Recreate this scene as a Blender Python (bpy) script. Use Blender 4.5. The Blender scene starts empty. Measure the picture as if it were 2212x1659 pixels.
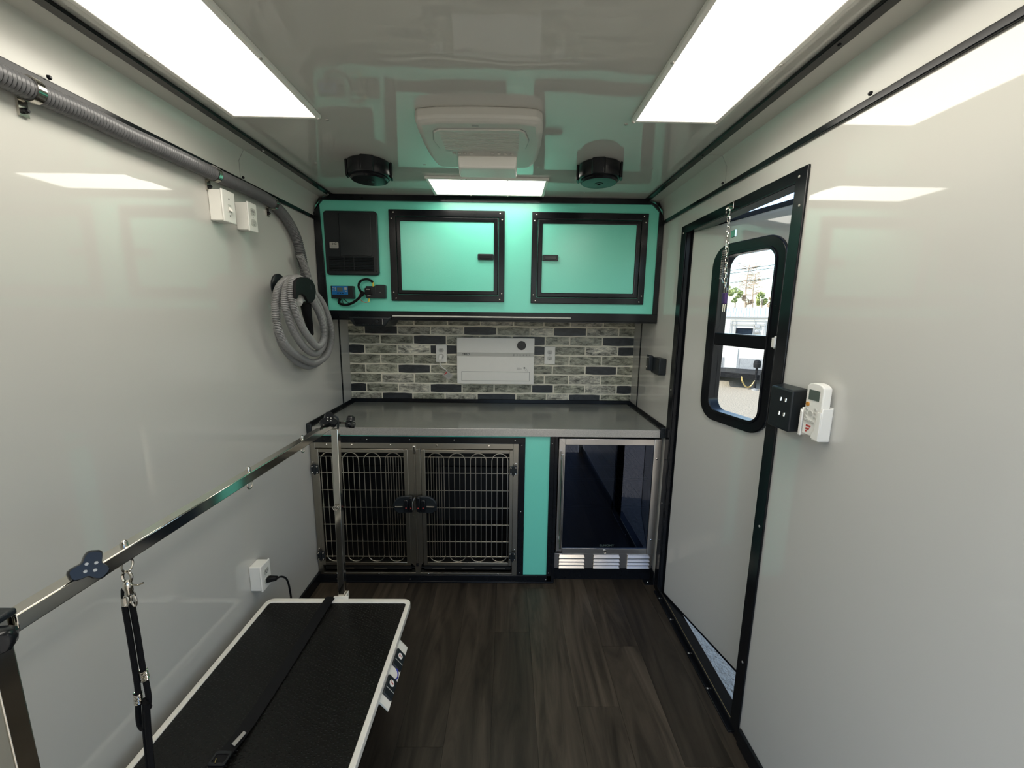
import bpy, bmesh, math, random
from mathutils import Vector, Matrix
random.seed(7)
S = bpy.context.scene
COL = S.collection
PI = math.pi

# ------------------------------------------------------------------ camera
cam_d = bpy.data.cameras.new('camera'); cam = bpy.data.objects.new('camera', cam_d); COL.objects.link(cam)
F_PX = 879.6
cam_d.sensor_fit = 'HORIZONTAL'; cam_d.sensor_width = 36.0; cam_d.lens = F_PX / 2212 * 36.0
cam_d.clip_start = 0.01; cam_d.clip_end = 500
right = Vector((0.99986811, -0.01058288, 0.01231928)); down = Vector((0.01034902, -0.16941277, -0.98549085))
fwd = Vector((0.01251638, 0.98548836, -0.16928091))
m = Matrix((right, -down, -fwd)).transposed().to_4x4(); m.translation = Vector((1.0194, 0, 1.4604))
cam.matrix_world = m
S.camera = cam

# ------------------------------------------------------------------ world, sun, exposure
w = bpy.data.worlds.new('world'); S.world = w; w.use_nodes = True
nt = w.node_tree; nt.nodes.clear()
sky = nt.nodes.new('ShaderNodeTexSky'); sky.sky_type = 'NISHITA'; sky.sun_disc = False
sky.sun_elevation = math.radians(46); sky.sun_rotation = math.radians(261); sky.altitude = 0; sky.dust_density = 1.2; sky.ozone_density = 1.0
bg = nt.nodes.new('ShaderNodeBackground'); bg.inputs['Strength'].default_value = 0.37
wo = nt.nodes.new('ShaderNodeOutputWorld')
nt.links.new(sky.outputs[0], bg.inputs[0]); nt.links.new(bg.outputs[0], wo.inputs[0])
sun_d = bpy.data.lights.new('sun', 'SUN'); sun_d.energy = 5.0; sun_d.angle = math.radians(0.6); sun_d.color = (1, .95, .86)
sun = bpy.data.objects.new('sun', sun_d); COL.objects.link(sun)
sun.rotation_euler = Vector((.75, .12, -.66)).to_track_quat('-Z', 'Y').to_euler(); sun.location = (-6, -6, 9)
S.view_settings.view_transform = 'Standard'; S.view_settings.look = 'None'
S.view_settings.exposure = 0.38; S.view_settings.gamma = 1.0
S.view_settings.use_curve_mapping = False
LED = 5.5                                     # radiance of the ceiling light panels

# ------------------------------------------------------------------ materials
def mat(name, col, rough=.5, metal=0, var=.06, vscale=30, bump=0, bscale=60, stretch=(1, 1, 1), coat=0, spec=.5, rvar=0.0, emit=0):
    M = bpy.data.materials.new(name); M.use_nodes = True
    n = M.node_tree.nodes; l = M.node_tree.links; p = n['Principled BSDF']
    tc = n.new('ShaderNodeTexCoord'); mp = n.new('ShaderNodeMapping'); mp.inputs['Scale'].default_value = stretch
    l.new(tc.outputs['Object'], mp.inputs[0])
    nz = n.new('ShaderNodeTexNoise'); nz.inputs['Scale'].default_value = vscale; nz.inputs['Detail'].default_value = 4
    l.new(mp.outputs[0], nz.inputs['Vector'])
    cr = n.new('ShaderNodeMapRange'); cr.inputs['To Min'].default_value = 1 - var; cr.inputs['To Max'].default_value = 1 + var
    l.new(nz.outputs['Fac'], cr.inputs['Value'])
    mx = n.new('ShaderNodeVectorMath'); mx.operation = 'SCALE'; mx.inputs[0].default_value = col[:3]
    l.new(cr.outputs[0], mx.inputs['Scale']); l.new(mx.outputs[0], p.inputs['Base Color'])
    p.inputs['Roughness'].default_value = rough; p.inputs['Metallic'].default_value = metal
    p.inputs['Specular IOR Level'].default_value = spec
    if coat: p.inputs['Coat Weight'].default_value = coat; p.inputs['Coat Roughness'].default_value = .04
    if rvar:
        rr = n.new('ShaderNodeMapRange'); rr.inputs['To Min'].default_value = rough - rvar; rr.inputs['To Max'].default_value = rough + rvar
        l.new(nz.outputs['Fac'], rr.inputs['Value']); l.new(rr.outputs[0], p.inputs['Roughness'])
    if bump:
        n2 = n.new('ShaderNodeTexNoise'); n2.inputs['Scale'].default_value = bscale; n2.inputs['Detail'].default_value = 2
        l.new(mp.outputs[0], n2.inputs['Vector'])
        b = n.new('ShaderNodeBump'); b.inputs['Strength'].default_value = 1; b.inputs['Distance'].default_value = bump
        l.new(n2.outputs['Fac'], b.inputs['Height']); l.new(b.outputs[0], p.inputs['Normal'])
    if emit:
        p.inputs['Emission Color'].default_value = (*col[:3], 1); p.inputs['Emission Strength'].default_value = emit
    return M

M = {}
M['wall'] = mat('glossy_white_panel', (.60, .59, .548), .03, var=.015, vscale=3, bump=.0009, bscale=1.6, spec=.65)
M['ceil'] = mat('glossy_white_ceiling', (.60, .59, .545), .03, var=.02, vscale=3, bump=.0022, bscale=3.0, spec=.85)
M['cove'] = mat('satin_white_cove', (.60, .59, .54), .2, var=.02, vscale=4, bump=.001, bscale=2)
M['dark_wall'] = mat('charcoal_rear_lining', (.035, .036, .038), .5)
M['trim'] = mat('black_anodised_trim', (.007, .008, .010), .20, var=.2, rvar=.03, spec=.28)
M['teal'] = mat('teal_panel', (.20, .80, .62), .26, spec=.7, var=.02, vscale=8, bump=.0003, bscale=300)
M['black'] = mat('black_plastic', (.012, .016, .019), .36, spec=.4, var=.12, bump=.0002, bscale=500)
M['blackgloss'] = mat('black_gloss_plastic', (.007, .008, .010), .22, spec=.38, var=.1)
M['rubber'] = mat('black_rubber', (.005, .005, .006), .6, spec=.25, var=.15)
M['white'] = mat('white_plastic', (.90, .88, .82), .32, var=.02)
M['whitepaint'] = mat('white_powder_coat', (.86, .82, .73), .35, var=.03, bump=.0001, bscale=600)
M['offwhite'] = mat('offwhite_plastic', (.58, .57, .52), .4, var=.03)
M['steel'] = mat('brushed_steel', (.40, .37, .31), .34, 1, var=.10, vscale=40, stretch=(1, 1, 18), rvar=.05)
M['steelh'] = mat('brushed_fridge_steel', (.62, .58, .54), .30, 1, var=.08, vscale=40, stretch=(12, 1, 1), rvar=.05)
M['chrome'] = mat('chrome', (.66, .63, .57), .10, 1, var=.05)
M['wire'] = mat('zinc_wire', (.80, .75, .65), .28, 1, var=.1)
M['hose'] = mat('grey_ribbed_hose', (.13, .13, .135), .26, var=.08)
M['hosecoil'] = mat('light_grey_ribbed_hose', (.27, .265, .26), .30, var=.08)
M['groove'] = mat('hose_groove_shade', (.012, .012, .014), .5); M['coil_groove'] = mat('coil_groove_shade', (.05, .05, .05), .5)  # groove colours darkened to add shade between the hose ridges
M['counter'] = mat('grey_laminate', (.20, .21, .19), .15, var=.10, vscale=90)
M['cedge'] = mat('speckled_silver_edge', (.48, .46, .43), .35, .6, var=.55, vscale=420)
M['dark_in'] = mat('dark_kennel_lining', (.012, .011, .010), .45, var=.2)
M['cord'] = mat('black_braided_cord', (.005, .005, .006), .7, spec=.2, var=.2, bump=.0006, bscale=900)
M['red'] = mat('red_print', (.50, .06, .05), .5); M['yellow'] = mat('yellow_connector', (.70, .55, .06), .4)
M['blue'] = mat('blue_label', (.008, .15, .42), .35, var=.05); M['lcd'] = mat('grey_lcd', (.10, .13, .11), .25, var=.05)
M['ink'] = mat('dark_print', (.03, .03, .03), .5); M['greyink'] = mat('grey_print', (.38, .38, .36), .5)
M['orange'] = mat('orange_button', (.60, .27, .05), .4); M['purple'] = mat('purple_grip', (.06, .02, .13), .4)
M['navyink'] = mat('navy_print', (.01, .02, .30), .5)
M['silver'] = mat('silver_sticker', (.48, .46, .42), .35, .3, var=.05)
M['gold'] = mat('brass', (.60, .46, .20), .3, 1)

def lit(name, col, strength):
    X = bpy.data.materials.new(name); X.use_nodes = True; n = X.node_tree.nodes; l = X.node_tree.links
    p = n['Principled BSDF']; tc = n.new('ShaderNodeTexCoord'); nz = n.new('ShaderNodeTexNoise'); nz.inputs['Scale'].default_value = 3
    l.new(tc.outputs['Object'], nz.inputs['Vector'])
    mr = n.new('ShaderNodeMapRange'); mr.inputs['To Min'].default_value = strength * .97; mr.inputs['To Max'].default_value = strength * 1.03
    l.new(nz.outputs['Fac'], mr.inputs['Value']); l.new(mr.outputs[0], p.inputs['Emission Strength'])
    p.inputs['Emission Color'].default_value = (*col, 1); p.inputs['Base Color'].default_value = (.8, .8, .78, 1); p.inputs['Roughness'].default_value = .3
    return X
M['led'] = lit('led_diffuser', (1, .945, .84), LED)

def glass(name, col, rough=0.0, ior=1.5, refl=(1, 1, 1)):
    X = bpy.data.materials.new(name); X.use_nodes = True; n = X.node_tree.nodes; l = X.node_tree.links
    n.remove(n['Principled BSDF']); out = n['Material Output']
    tr = n.new('ShaderNodeBsdfTransparent'); gl = n.new('ShaderNodeBsdfGlossy'); gl.inputs['Roughness'].default_value = rough; gl.inputs['Color'].default_value = (*refl, 1)
    fr = n.new('ShaderNodeFresnel'); fr.inputs['IOR'].default_value = ior
    tc = n.new('ShaderNodeTexCoord'); nz = n.new('ShaderNodeTexNoise'); nz.inputs['Scale'].default_value = 6; l.new(tc.outputs['Object'], nz.inputs['Vector'])
    mr = n.new('ShaderNodeMapRange'); mr.inputs['To Min'].default_value = .98; mr.inputs['To Max'].default_value = 1.0; l.new(nz.outputs['Fac'], mr.inputs['Value'])
    sc = n.new('ShaderNodeVectorMath'); sc.operation = 'SCALE'; sc.inputs[0].default_value = col; l.new(mr.outputs[0], sc.inputs['Scale']); l.new(sc.outputs[0], tr.inputs['Color'])
    ge = n.new('ShaderNodeNewGeometry'); bf = n.new('ShaderNodeMath'); bf.operation = 'SUBTRACT'; bf.inputs[0].default_value = 1; l.new(ge.outputs['Backfacing'], bf.inputs[1])
    fm = n.new('ShaderNodeMath'); fm.operation = 'MULTIPLY'; l.new(fr.outputs[0], fm.inputs[0]); l.new(bf.outputs[0], fm.inputs[1])
    mx = n.new('ShaderNodeMixShader'); l.new(fm.outputs[0], mx.inputs[0]); l.new(tr.outputs[0], mx.inputs[1]); l.new(gl.outputs[0], mx.inputs[2]); l.new(mx.outputs[0], out.inputs[0])
    return X
M['glass'] = glass('clear_window_glass', (.96, .98, .97))
M['tinted'] = glass('tinted_fridge_glass', (.22, .27, .32), ior=1.75, refl=(.62, .72, 1.0))

def brick_mat(name, a, b, contrast):
    X = bpy.data.materials.new(name); X.use_nodes = True; n = X.node_tree.nodes; l = X.node_tree.links; p = n['Principled BSDF']
    tc = n.new('ShaderNodeTexCoord'); oi = n.new('ShaderNodeObjectInfo')
    ad = n.new('ShaderNodeVectorMath'); ad.operation = 'ADD'; mu = n.new('ShaderNodeMath'); mu.operation = 'MULTIPLY'; mu.inputs[1].default_value = 40
    l.new(oi.outputs['Random'], mu.inputs[0]); l.new(tc.outputs['Object'], ad.inputs[0]); l.new(mu.outputs[0], ad.inputs[1])
    mp = n.new('ShaderNodeMapping'); mp.inputs['Scale'].default_value = (12, 9, 30); l.new(ad.outputs[0], mp.inputs[0])
    nz = n.new('ShaderNodeTexNoise'); nz.inputs['Scale'].default_value = 1.3; nz.inputs['Detail'].default_value = 8; nz.inputs['Roughness'].default_value = .78; nz.inputs['Distortion'].default_value = .5
    l.new(mp.outputs[0], nz.inputs['Vector'])
    cr = n.new('ShaderNodeValToRGB'); e = cr.color_ramp.elements
    e[0].position = .5 - contrast; e[0].color = (*a, 1); e[1].position = .5 + contrast; e[1].color = (*b, 1)
    l.new(nz.outputs['Fac'], cr.inputs[0])
    hv = n.new('ShaderNodeHueSaturation'); mr = n.new('ShaderNodeMapRange'); mr.inputs['To Min'].default_value = .8; mr.inputs['To Max'].default_value = 1.2
    l.new(oi.outputs['Random'], mr.inputs['Value']); l.new(mr.outputs[0], hv.inputs['Value']); l.new(cr.outputs[0], hv.inputs['Color']); l.new(hv.outputs[0], p.inputs['Base Color'])
    p.inputs['Roughness'].default_value = .38
    b_ = n.new('ShaderNodeBump'); b_.inputs['Distance'].default_value = .0008; l.new(nz.outputs['Fac'], b_.inputs['Height']); l.new(b_.outputs[0], p.inputs['Normal'])
    return X
M['brick_d'] = brick_mat('charcoal_brick', (.006, .008, .010), (.05, .055, .06), .20)
M['brick_m'] = brick_mat('grey_green_brick', (.05, .054, .038), (.56, .55, .43), .12)
M['brick_l'] = brick_mat('pale_streaked_brick', (.06, .06, .045), (.88, .84, .70), .12)
M['mortar'] = mat('cream_mortar', (.90, .85, .70), .5, var=.08, vscale=80)

def plank_mat():
    X = bpy.data.materials.new('dark_oak_vinyl'); X.use_nodes = True; n = X.node_tree.nodes; l = X.node_tree.links; p = n['Principled BSDF']
    tc = n.new('ShaderNodeTexCoord'); oi = n.new('ShaderNodeObjectInfo')
    mu = n.new('ShaderNodeMath'); mu.operation = 'MULTIPLY'; mu.inputs[1].default_value = 30; l.new(oi.outputs['Random'], mu.inputs[0])
    ad = n.new('ShaderNodeVectorMath'); ad.operation = 'ADD'; l.new(tc.outputs['Object'], ad.inputs[0]); l.new(mu.outputs[0], ad.inputs[1])
    mp = n.new('ShaderNodeMapping'); mp.inputs['Scale'].default_value = (10, 1.3, 1); l.new(ad.outputs[0], mp.inputs[0])
    nz = n.new('ShaderNodeTexNoise'); nz.inputs['Scale'].default_value = 1; nz.inputs['Detail'].default_value = 6; nz.inputs['Roughness'].default_value = .60; nz.inputs['Distortion'].default_value = 2.4
    l.new(mp.outputs[0], nz.inputs['Vector'])
    cr = n.new('ShaderNodeValToRGB'); e = cr.color_ramp.elements
    e[0].position = .3; e[0].color = (.020, .0155, .0105, 1); e[1].position = .75; e[1].color = (.085, .066, .047, 1)
    l.new(nz.outputs['Fac'], cr.inputs[0])
    hv = n.new('ShaderNodeHueSaturation'); mr = n.new('ShaderNodeMapRange'); mr.inputs['To Min'].default_value = .62; mr.inputs['To Max'].default_value = 1.42
    l.new(oi.outputs['Random'], mr.inputs['Value']); l.new(mr.outputs[0], hv.inputs['Value']); l.new(cr.outputs[0], hv.inputs['Color']); l.new(hv.outputs[0], p.inputs['Base Color'])
    p.inputs['Roughness'].default_value = .42; p.inputs['Specular IOR Level'].default_value = .3
    b = n.new('ShaderNodeBump'); b.inputs['Distance'].default_value = .0006; l.new(nz.outputs['Fac'], b.inputs['Height']); l.new(b.outputs[0], p.inputs['Normal'])
    return X
M['plank'] = plank_mat()

def mat_mat():
    X = bpy.data.materials.new('black_tread_rubber'); X.use_nodes = True; n = X.node_tree.nodes; l = X.node_tree.links; p = n['Principled BSDF']
    tc = n.new('ShaderNodeTexCoord'); hs = []
    for ang, off in ((40, 0), (-40, .5)):
        mp = n.new('ShaderNodeMapping'); mp.inputs['Rotation'].default_value = (0, 0, math.radians(ang)); mp.inputs['Scale'].default_value = (70, 130, 1); mp.inputs['Location'].default_value = (off, off, 0)
        l.new(tc.outputs['Object'], mp.inputs[0])
        v = n.new('ShaderNodeTexVoronoi'); v.inputs['Scale'].default_value = 1; v.inputs['Randomness'].default_value = 0.05; l.new(mp.outputs[0], v.inputs['Vector'])
        r = n.new('ShaderNodeMapRange'); r.inputs['From Min'].default_value = .1; r.inputs['From Max'].default_value = .36; r.inputs['To Min'].default_value = 1; r.inputs['To Max'].default_value = 0
        l.new(v.outputs['Distance'], r.inputs['Value']); hs.append(r)
    ck = n.new('ShaderNodeTexChecker'); ck.inputs['Scale'].default_value = 60; l.new(tc.outputs['Object'], ck.inputs['Vector'])
    mx = n.new('ShaderNodeMix'); l.new(ck.outputs['Fac'], mx.inputs['Factor']); l.new(hs[0].outputs[0], mx.inputs['A']); l.new(hs[1].outputs[0], mx.inputs['B'])
    b = n.new('ShaderNodeBump'); b.inputs['Distance'].default_value = .004; l.new(mx.outputs['Result'], b.inputs['Height']); l.new(b.outputs[0], p.inputs['Normal'])
    p.inputs['Base Color'].default_value = (.004, .0035, .0028, 1); p.inputs['Specular IOR Level'].default_value = .35; p.inputs['Roughness'].default_value = .34
    return X
M['tread'] = mat_mat()
M['gravel'] = mat('pale_gravel', (.36, .31, .235), .9, var=.38, vscale=26, bump=.03, bscale=45)
M['ext_white'] = mat('white_trailer_skin', (.62, .60, .55), .4, var=.03)
M['plate'] = mat('diamond_plate', (.42, .42, .42), .4, .5, var=.6, vscale=60)
M['bark'] = mat('pale_bark', (.42, .33, .25), .9, var=.3, vscale=4)
M['leaf'] = mat('green_leaves', (.34, .38, .13), .7, var=.5, vscale=1.5)
M['twig'] = mat('dry_twigs', (.45, .33, .22), .8, var=.4, vscale=1.5)
M['grass'] = mat('yellow_green_scrub', (.30, .30, .09), .8, var=.4, vscale=1.2)
M['blueroof'] = mat('pale_blue_ribbed_metal', (.50, .60, .78), .4, var=.05)

# ------------------------------------------------------------------ mesh builder
class MB:
    def __init__(s): s.v = []; s.f = []
    def add(s, v, f):
        o = len(s.v); s.v += [tuple(p) for p in v]; s.f += [tuple(i + o for i in q) for q in f]; return s
    def box(s, x0, x1, y0, y1, z0, z1):
        v = [(x, y, z) for x in (x0, x1) for y in (y0, y1) for z in (z0, z1)]
        return s.add(v, [(0, 1, 3, 2), (4, 6, 7, 5), (0, 4, 5, 1), (2, 3, 7, 6), (0, 2, 6, 4), (1, 5, 7, 3)])
    def hexa(s, b, t):
        return s.add(list(b) + list(t), [(3, 2, 1, 0), (4, 5, 6, 7)] + [(i, (i + 1) % 4, 4 + (i + 1) % 4, 4 + i) for i in range(4)])
    def prism(s, poly, ax, a0, a1):
        n = len(poly)
        def P(q, a): return {'x': (a, q[0], q[1]), 'y': (q[0], a, q[1]), 'z': (q[0], q[1], a)}[ax]
        v = [P(q, a0) for q in poly] + [P(q, a1) for q in poly]
        return s.add(v, [tuple(range(n))[::-1], tuple(range(n, 2 * n))] + [(i, (i + 1) % n, n + (i + 1) % n, n + i) for i in range(n)])
    def ring(s, op, ip, ax, a0, a1):
        n = len(op)
        def P(q, a): return {'x': (a, q[0], q[1]), 'y': (q[0], a, q[1]), 'z': (q[0], q[1], a)}[ax]
        v = [P(q, a) for a in (a0, a1) for pl in (op, ip) for q in pl]; f = []
        for i in range(n):
            j = (i + 1) % n
            f += [(i, j, n + j, n + i), (2 * n + i, 3 * n + i, 3 * n + j, 2 * n + j), (i, 2 * n + i, 2 * n + j, j), (n + i, n + j, 3 * n + j, 3 * n + i)]
        return s.add(v, f)
    def tube(s, pts, r, seg=10, closed=False, rad=None):
        pts = [Vector(p) for p in pts]; n = len(pts); v = []; f = []; up = None
        for i, p in enumerate(pts):
            a = pts[(i - 1) % n] if (closed or i > 0) else p; b = pts[(i + 1) % n] if (closed or i < n - 1) else p
            t = (b - a).normalized()
            if up is None:
                up = Vector((0, 0, 1)) if abs(t.z) < .9 else Vector((1, 0, 0))
            e1 = (up - t * up.dot(t)).normalized(); e2 = t.cross(e1); up = e1
            rr = rad[i] if rad else r
            v += [p + (e1 * math.cos(2 * PI * k / seg) + e2 * math.sin(2 * PI * k / seg)) * rr for k in range(seg)]
        for i in range(n if closed else n - 1):
            j = (i + 1) % n
            f += [(i * seg + k, i * seg + (k + 1) % seg, j * seg + (k + 1) % seg, j * seg + k) for k in range(seg)]
        if not closed: f += [tuple(range(seg))[::-1], tuple((n - 1) * seg + k for k in range(seg))]
        return s.add(v, f)
    def lathe(s, prof, c, d=(0, 0, 1), seg=24):
        d = Vector(d).normalized(); e1 = d.orthogonal().normalized(); e2 = d.cross(e1); c = Vector(c); v = []; f = []; n = len(prof)
        for r, h in prof:
            v += [c + d * h + (e1 * math.cos(2 * PI * k / seg) + e2 * math.sin(2 * PI * k / seg)) * max(r, 1e-5) for k in range(seg)]
        for i in range(n - 1):
            f += [(i * seg + k, i * seg + (k + 1) % seg, (i + 1) * seg + (k + 1) % seg, (i + 1) * seg + k) for k in range(seg)]
        f += [tuple(range(seg))[::-1], tuple((n - 1) * seg + k for k in range(seg))]
        return s.add(v, f)
    def screw(s, c, d, r=.0035, h=.002):
        return s.lathe([(r, 0), (r * .9, h * .6), (r * .5, h), (.0002, h)], c, d, 8)

def rrect(a0, a1, b0, b1, r, n=5):
    o = []
    for cx, cy, st in ((a1 - r, b1 - r, 0), (a0 + r, b1 - r, 90), (a0 + r, b0 + r, 180), (a1 - r, b0 + r, 270)):
        for i in range(n + 1):
            t = math.radians(st + 90 * i / n); o.append((cx + r * math.cos(t), cy + r * math.sin(t)))
    return o
def rect(a0, a1, b0, b1): return [(a1, b1), (a0, b1), (a0, b0), (a1, b0)]
def spline(pts, n=12, closed=False):
    P = [Vector(p) for p in pts]; N = len(P); out = []
    for i in range(N if closed else N - 1):
        g = lambda k: P[k % N] if closed else P[max(0, min(N - 1, k))]
        p0, p1, p2, p3 = g(i - 1), g(i), g(i + 1), g(i + 2)
        for k in range(n):
            t = k / n
            out.append(.5 * ((2 * p1) + (p2 - p0) * t + (2 * p0 - 5 * p1 + 4 * p2 - p3) * t * t + (3 * p1 - p0 - 3 * p2 + p3) * t ** 3))
    if not closed: out.append(P[-1])
    return out
def resample(pts, step):
    out = [pts[0]]; acc = 0
    for a, b in zip(pts, pts[1:]):
        L = (b - a).length
        while acc + L >= step:
            t = (step - acc) / L; a = a.lerp(b, t); L = (b - a).length; acc = 0; out.append(a)
        acc += L
    return out

def base(o):
    while o.parent: o = o.parent
    return Vector((0, 0, 0)) if o.get('_local') else Vector(o.location)
def obj(name, mb, m, parent=None, bevel=0, ang=35, kind=None, label=None, loc=None, seg=2):
    me = bpy.data.meshes.new(name)
    off = Vector(loc) if loc is not None else (base(parent) if parent else Vector((0, 0, 0)))
    me.from_pydata([tuple(Vector(p) - off) for p in mb.v], [], mb.f)
    b = bmesh.new(); b.from_mesh(me); bmesh.ops.recalc_face_normals(b, faces=b.faces); b.to_mesh(me); b.free()
    me.shade_smooth(); me.set_sharp_from_angle(angle=math.radians(ang))
    me.materials.append(M[m] if isinstance(m, str) else m)
    o = bpy.data.objects.new(name, me); COL.objects.link(o)
    if parent: o.parent = parent
    elif loc is not None: o.location = loc
    if bevel:
        md = o.modifiers.new('bevel', 'BEVEL'); md.width = bevel; md.segments = seg; md.limit_method = 'ANGLE'; md.angle_limit = math.radians(40)
    if kind: o['kind'] = kind
    if label: o['label'] = label
    return o
def tag(o, label, cat=None, group=None, kind=None):
    o['label'] = label
    if cat: o['category'] = cat
    if group: o['group'] = group
    if kind: o['kind'] = kind
    return o
def thing(name, loc, label, cat, group=None, kind=None, rotz=None):
    o = bpy.data.objects.new(name, None); COL.objects.link(o); o.location = loc; o.empty_display_size = .05
    if rotz is not None: o.rotation_euler = (0, 0, rotz); o['_local'] = 1
    return tag(o, label, cat, group, kind)
def struct(name, mb, m, label, cat, **k):
    return tag(obj(name, mb, m, **k), label, cat, kind='structure')
def text(name, body, size, m, parent, pos, x=(1, 0, 0), up=(0, 0, 1), extrude=.0004, sx=1.0):
    c = bpy.data.curves.new(name, 'FONT'); c.body = body; c.size = size; c.extrude = extrude; c.offset = size * .022; c.align_x = 'CENTER'; c.align_y = 'CENTER'
    t = bpy.data.objects.new(name, c); COL.objects.link(t); bpy.context.view_layer.update()
    me = bpy.data.meshes.new_from_object(t); bpy.data.objects.remove(t); bpy.data.curves.remove(c)
    X = Vector(x).normalized(); Y = Vector(up).normalized(); Z = X.cross(Y); off = Vector(pos) - base(parent)
    for v in me.vertices: v.co = X * v.co.x * sx + Y * v.co.y + Z * v.co.z + off
    me.materials.clear(); me.materials.append(M[m]); me.name = name
    o = bpy.data.objects.new(name, me); COL.objects.link(o); o.parent = parent
    return o

# ------------------------------------------------------------------ room dimensions (metres)
W, D, H = 1.84, 2.635, 2.062
YR = -0.12                                   # rear end of the room, behind the camera, drawn close for daylight
YU, YK = 2.259, 2.035                        # faces of the upper cabinet and of the kennel

# ------------------------------------------------------------------ shell
fl = struct('floor', MB().box(-.05, W + .05, YR, D + .05, -.06, -.0045), 'rubber', 'dark wood plank floor of the trailer', 'floor')
PW = .161; x = .976 - PW * 7
ends = {0: [.5, 1.72], 1: [1.25], 2: [.2, 1.573], 3: [.5, 1.86], 4: [.9], 5: [1.163], 6: [.4], 7: [1.673], 8: [.75, 1.981], 9: [1.308], 10: [.6, 1.594], 11: [1.1], 12: [.8, 1.8]}
for i in range(13):
    x0, x1 = max(0, x + PW * i), min(W, x + PW * (i + 1))
    if x1 - x0 < .01: continue
    ys = [YR] + sorted(ends.get(i, [1.0])) + [D - .05]
    for a, b_ in zip(ys, ys[1:]):
        mb = MB().hexa([(x0 + .0004, a + .0002, -.0045), (x1 - .0002, a + .0002, -.0045), (x1 - .0002, b_ - .0002, -.0045), (x0 + .0002, b_ - .0002, -.0045)],
                       [(x0 + .0004, a + .0004, 0), (x1 - .0004, a + .0004, 0), (x1 - .0004, b_ - .0004, 0), (x0 + .0004, b_ - .0004, 0)])
        obj('plank', mb, 'plank', fl)
struct('ceiling', MB().box(-.06, W + .06, YR, D + .06, H, H + .06), 'ceil', 'glossy white ceiling with faint reflections', 'ceiling')
struct('wall_left', MB().box(-.05, 0, YR, D + .05, -.06, H), 'wall', 'glossy white left wall panel', 'wall')
# right wall with the doorway cut out: y 1.215..1.955, z 0..1.82
DY0, DY1, DZ1 = 1.222, 1.952, 1.838
mb = MB().box(W, W + .045, YR, DY0, -.06, H).box(W, W + .045, DY1, D + .05, -.06, H).box(W, W + .045, DY0, DY1, DZ1, H).box(W, W + .045, DY0, DY1, -.06, -.03)
struct('wall_right', mb, 'wall', 'glossy white right wall panel around the door', 'wall')
struct('wall_front', MB().ring(rect(-.05, W + .05, -.061, H + .06), rect(.72, 1.80, -.06, 2.0), 'y', YR - .05, YR), 'wall', 'unseen rear wall with a doorway shaped for fill daylight', 'wall')  # unseen doorway, width and position set by the daylight it lets in
wb = struct('wall_back', MB().box(-.05, W + .05, D + .004, D + .06, -.06, H), 'mortar', 'back wall of cream mortar with grey and charcoal bricks', 'wall')

# bricks, row by row from the top: height band, joints, tones
rows = [(1.380, 1.437, [0, .21, .421, .635, .847, 1.058, 1.253, 1.424, 1.635, W], 'mmmmlmmlm'),
        (1.322, 1.380, [0, .102, .315, .526, .738, .951, 1.165, 1.316, 1.53, 1.738, W], 'mdlldmldlm'),
        (1.260, 1.322, [0, .201, .414, .627, .84, 1.05, 1.265, 1.424, 1.635, W], 'mmdmmdmmd'),
        (1.197, 1.260, [0, .1, .309, .52, .735, .947, 1.16, 1.265, 1.527, 1.738, W], 'dmlddmdmld'),
        (1.132, 1.197, [0, .2, .41, .625, .84, 1.05, 1.265, 1.424, 1.635, W], 'mmmmmlmmm'),
        (1.071, 1.132, [0, .1, .309, .52, .735, .947, 1.16, 1.316, 1.53, 1.738, W], 'mmdmmmmmdm'),
        (1.006, 1.071, [0, .201, .414, .627, .84, 1.05, 1.265, 1.424, 1.635, W], 'mlmmmmmlm'),
        (.945, 1.006, [0, .1, .307, .515, .725, .935, 1.182, 1.326, 1.533, 1.742, W], 'dmldmmdmld'),
        (.893, .945, [0, .2, .401, .612, .823, 1.08, 1.282, 1.428, 1.638, W], 'ldmldmldm')]
for z0, z1, js, tones in rows:
    for a, b_, t in zip(js, js[1:], tones):
        g = .0042; a2, b2, c2, d2 = a + g, b_ - g, z0 + g, z1 - g
        if a == 0: a2 = .001
        if b_ == W: b2 = W - .001
        j = lambda: random.uniform(-.0012, .0012)
        y0, y1 = D + .004, D - random.uniform(.0, .0016)
        n = 4; top = []; bot = []
        for k in range(n + 1):
            u = a2 + (b2 - a2) * k / n; e = .002 if k in (0, n) else 0
            top.append((u, d2 + j() - e)); bot.append((u, c2 + j() + e))
        poly = bot + top[::-1]
        cx, cz = (a2 + b2) / 2, (c2 + d2) / 2
        inner = [(cx + (p[0] - cx) * .985, cz + (p[1] - cz) * .955) for p in poly]
        N = len(poly); v = [(p[0], y0, p[1]) for p in poly] + [(p[0], y1, p[1]) for p in inner]
        f = [tuple(range(N, 2 * N))] + [(q, (q + 1) % N, N + (q + 1) % N, N + q) for q in range(N)]
        obj('brick', MB().add(v, f), 'brick_' + t, wb)

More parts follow.
